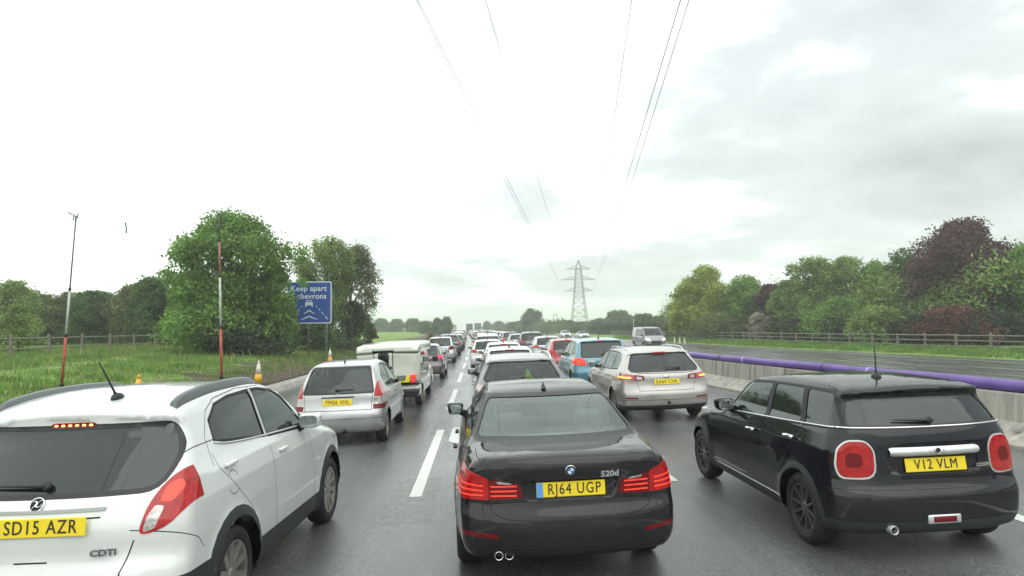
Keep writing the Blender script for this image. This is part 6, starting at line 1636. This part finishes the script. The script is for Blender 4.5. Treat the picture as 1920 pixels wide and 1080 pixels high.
# ------------------------------------------------------------------ the old camper in the left lane
def camper():
    r = empty('camper_van'); tag(r, 'cream pop-top camper with a caravan-style rear door in the left lane', 'camper van')
    cm = P['camper']
    def shell(nm, prof, W_, side, k, cell, m, cr=.03, plan=None):
        Lg = max(p[0] for p in prof)
        S = dict(W=W_, belt=9, k=k, bow=(.02, .02), crown=cr, prof=prof, plan=plan or [(0, 1), (Lg, 1)], side=side, arch=[], chk=1); s = Shell(S, cell); return s
    s = shell('x', [(0, .56), (0, 1.2), (0, 1.58), (3.2, 1.60), (3.2, .56)], 1.66, [(.5, -.01), (.9, 0), (1.7, 0)], .07, .07, cm)
    # rear door, its window, the side window
    s.cut('B', rpoly([(-.38, .62), (.14, .62), (.14, 1.68), (-.38, 1.68)], .10, 4), 'seal'); s.cut('B', rpoly([(-.355, .64), (.115, .64), (.115, 1.66), (-.355, 1.66)], .09, 4), 'door', only=('seal',))
    s.cut('B', rpoly([(-.26, 1.02), (.03, 1.02), (.03, 1.49), (-.26, 1.49)], .07, 4), 'wseal', only=('door',)); s.cut('B', rpoly([(-.235, 1.045), (.005, 1.045), (.005, 1.465), (-.235, 1.465)], .05, 4), 'rwin', only=('wseal',))
    for sd in 'LR':
        s.cut(sd, rpoly([(.35, 1.10), (1.5, 1.10), (1.5, 1.52), (.35, 1.52)], .06, 3), 'sseal'); s.cut(sd, rpoly([(.39, 1.14), (1.46, 1.14), (1.46, 1.48), (.39, 1.48)], .05, 3), 'win' + sd, only=('sseal',))
    d = None
    win = s.take(['rwin'], 'window', M['glass'], None, -.004); fr = s.take(['wseal'], 'frame', M['rubber'], None, .008, .01)
    d = s.take(['door'], 'door', cm, r, .01, .012); win.parent = d; fr.parent = d
    for w_ in ('winL', 'winR'): s.take([w_], 'side_window', M['tint'], r, -.004)
    s.body(r, [cm, M['rubber'], M['rubber']], ('seal', 'sseal'), 'cabin_box')
    bm = bmesh.new(); Rt = Matrix.Translation((.06, -.012, 1.10)) @ Matrix.Rotation(R(-90), 4, 'Z'); lathe(bm, [(.045, 0), (.045, .02), (.03, .03), (.001, .03)], 16, Rt); frombm('door_lock', bm, M['black'], d)
    s = shell('x', [(-.06, 1.44), (-.04, 1.68), (.3, 1.745), (2.4, 1.77), (3.7, 1.76), (4.1, 1.68), (4.15, 1.50), (3.2, 1.44)], 1.67, [(1.4, -.0), (1.66, -.01), (1.82, -.06)],  .045, .05, cm, .02)
    s.line('L', [(-.1, 1.58), (4.1, 1.60)], w=.012); s.line('R', [(-.1, 1.58), (4.1, 1.60)], w=.012)
    s.cut('B', rpoly([(-.40, 1.3), (.16, 1.3), (.16, 1.64), (-.40, 1.64)], .09, 4), 'notch'); s.drop('notch')
    s.body(r, [cm, M['gap']], ('gap',), 'pop_top_roof')
    # door head shows through the notch in the roof moulding
    bm = bmesh.new(); bbox(bm, -.40, .16, -.03, .03, 1.545, 1.64, bev=.02); frombm('door_head', bm, cm, r)
    s = shell('x', [(.02, .30), (-.03, .42), (-.03, .56), (.1, .62), (3.4, .62), (3.9, .98), (4.9, .82), (5.1, .6), (5.1, .32), (4.8, .26), (.5, .26)], 1.62, [(.2, -.04), (.45, 0), (.9, 0), (1.2, -.1)], .07, .07, cm, .03)
    for sd in 'LR':
        for ya in (.95, 4.1): s.cut(sd, circ(ya, .30, .35, 20), 'arch')
    s.drop('arch'); s.cut('B', [(-.9, .1), (.9, .1), (.9, .52), (-.9, .52)], 'low', ymax=.4)
    s.body(r, [cm, M['rail']], ('low',), 'lower_body')
    s = shell('x', [(3.15, .9), (3.15, 1.5), (3.5, 1.5), (3.9, 1.3), (4.25, .95), (4.3, .85)], 1.52, [(.9, 0), (1.5, -.14)], .08, .07, cm, .04)
    s.cut('F', rpoly([(-.62, 1.0), (.62, 1.0), (.52, 1.42), (-.52, 1.42)], .05), 'wscr'); 
    for sd in 'LR': s.cut(sd, rpoly([(3.3, 1.02), (3.98, 1.02), (3.6, 1.42), (3.3, 1.42)], .04), 'win' + sd)
    s.take(['wscr'], 'windscreen', M['glass'], r, -.004)
    for sd in 'LR': s.take(['win' + sd], 'side_window', M['glass'], r, -.004)
    s.body(r, [cm], (), 'cab')
    for sg in (-1, 1):
        for ya in (.95, 4.1): wheel(r, (sg * .70, ya, .29), .29, .18, sg, 8, M['rim'], 'wide')
        bm = bmesh.new(); bbox(bm, sg * .66 - .075, sg * .66 + .075, -.05, .02, .80, .90, bev=.012); o = frombm('tail_lamp', bm, M['redlit'], r)
        bm = bmesh.new(); bbox(bm, sg * .66 - .075, sg * .66 + .075, -.05, .02, .68, .79, bev=.012); frombm('lower_lens', bm, M['pink'], o)
        bm = bmesh.new(); bbox(bm, sg * .98 - .09, sg * .98 + .09, 3.75, 3.82, 1.05, 1.22, bev=.03); tube(bm, [(sg * .76, 3.85, 1.08), (sg * .95, 3.82, 1.12)], .015, 6); frombm('wing_mirror', bm, M['black'], r)
    bm = bmesh.new(); bbox(bm, .10, .56, -.045, -.03, .70, .88, bev=.006); p = frombm('number_plate', bm, M['plate'], r, False)
    for i, tx in enumerate(('G738', 'BTO')): text(tx, .095, .003, M['char'], p, Matrix.Translation((.33, -.047, .835 - .085 * i)) @ Matrix.Rotation(R(90), 4, 'X'), 'plate_lettering', sx=.85, bold=.001)
    bm = bmesh.new(); bbox(bm, -.80, .80, -.12, -.02, .42, .54, bev=.03); frombm('bumper', bm, M['trimplastic'], r)
    bm = bmesh.new(); tube(bm, [(.86, -.0, .95), (1.0, -.03, .98)], .02, 6); frombm('marker_lamp', bm, M['satin'], r)
    return r
cp = camper(); place(cp, -2.44, 17.6, 0)

# ------------------------------------------------------------------ rain haze in the air
bm = bmesh.new(); bbox(bm, -1700, 1700, -80, 4200, -6, 62)
hm = bpy.data.materials.new('rain_haze'); hm.use_nodes = True; t = hm.node_tree; t.nodes.clear()
pv = t.nodes.new('ShaderNodeVolumePrincipled'); pv.inputs['Color'].default_value = (.93, .97, .95, 1); pv.inputs['Density'].default_value = .0009; pv.inputs['Anisotropy'].default_value = .2
ho = t.nodes.new('ShaderNodeOutputMaterial'); t.links.new(pv.outputs[0], ho.inputs['Volume'])
hz_ = frombm('haze', bm, hm, None, False); hz_['kind'] = 'stuff'
SC.cycles.volume_bounces = 1
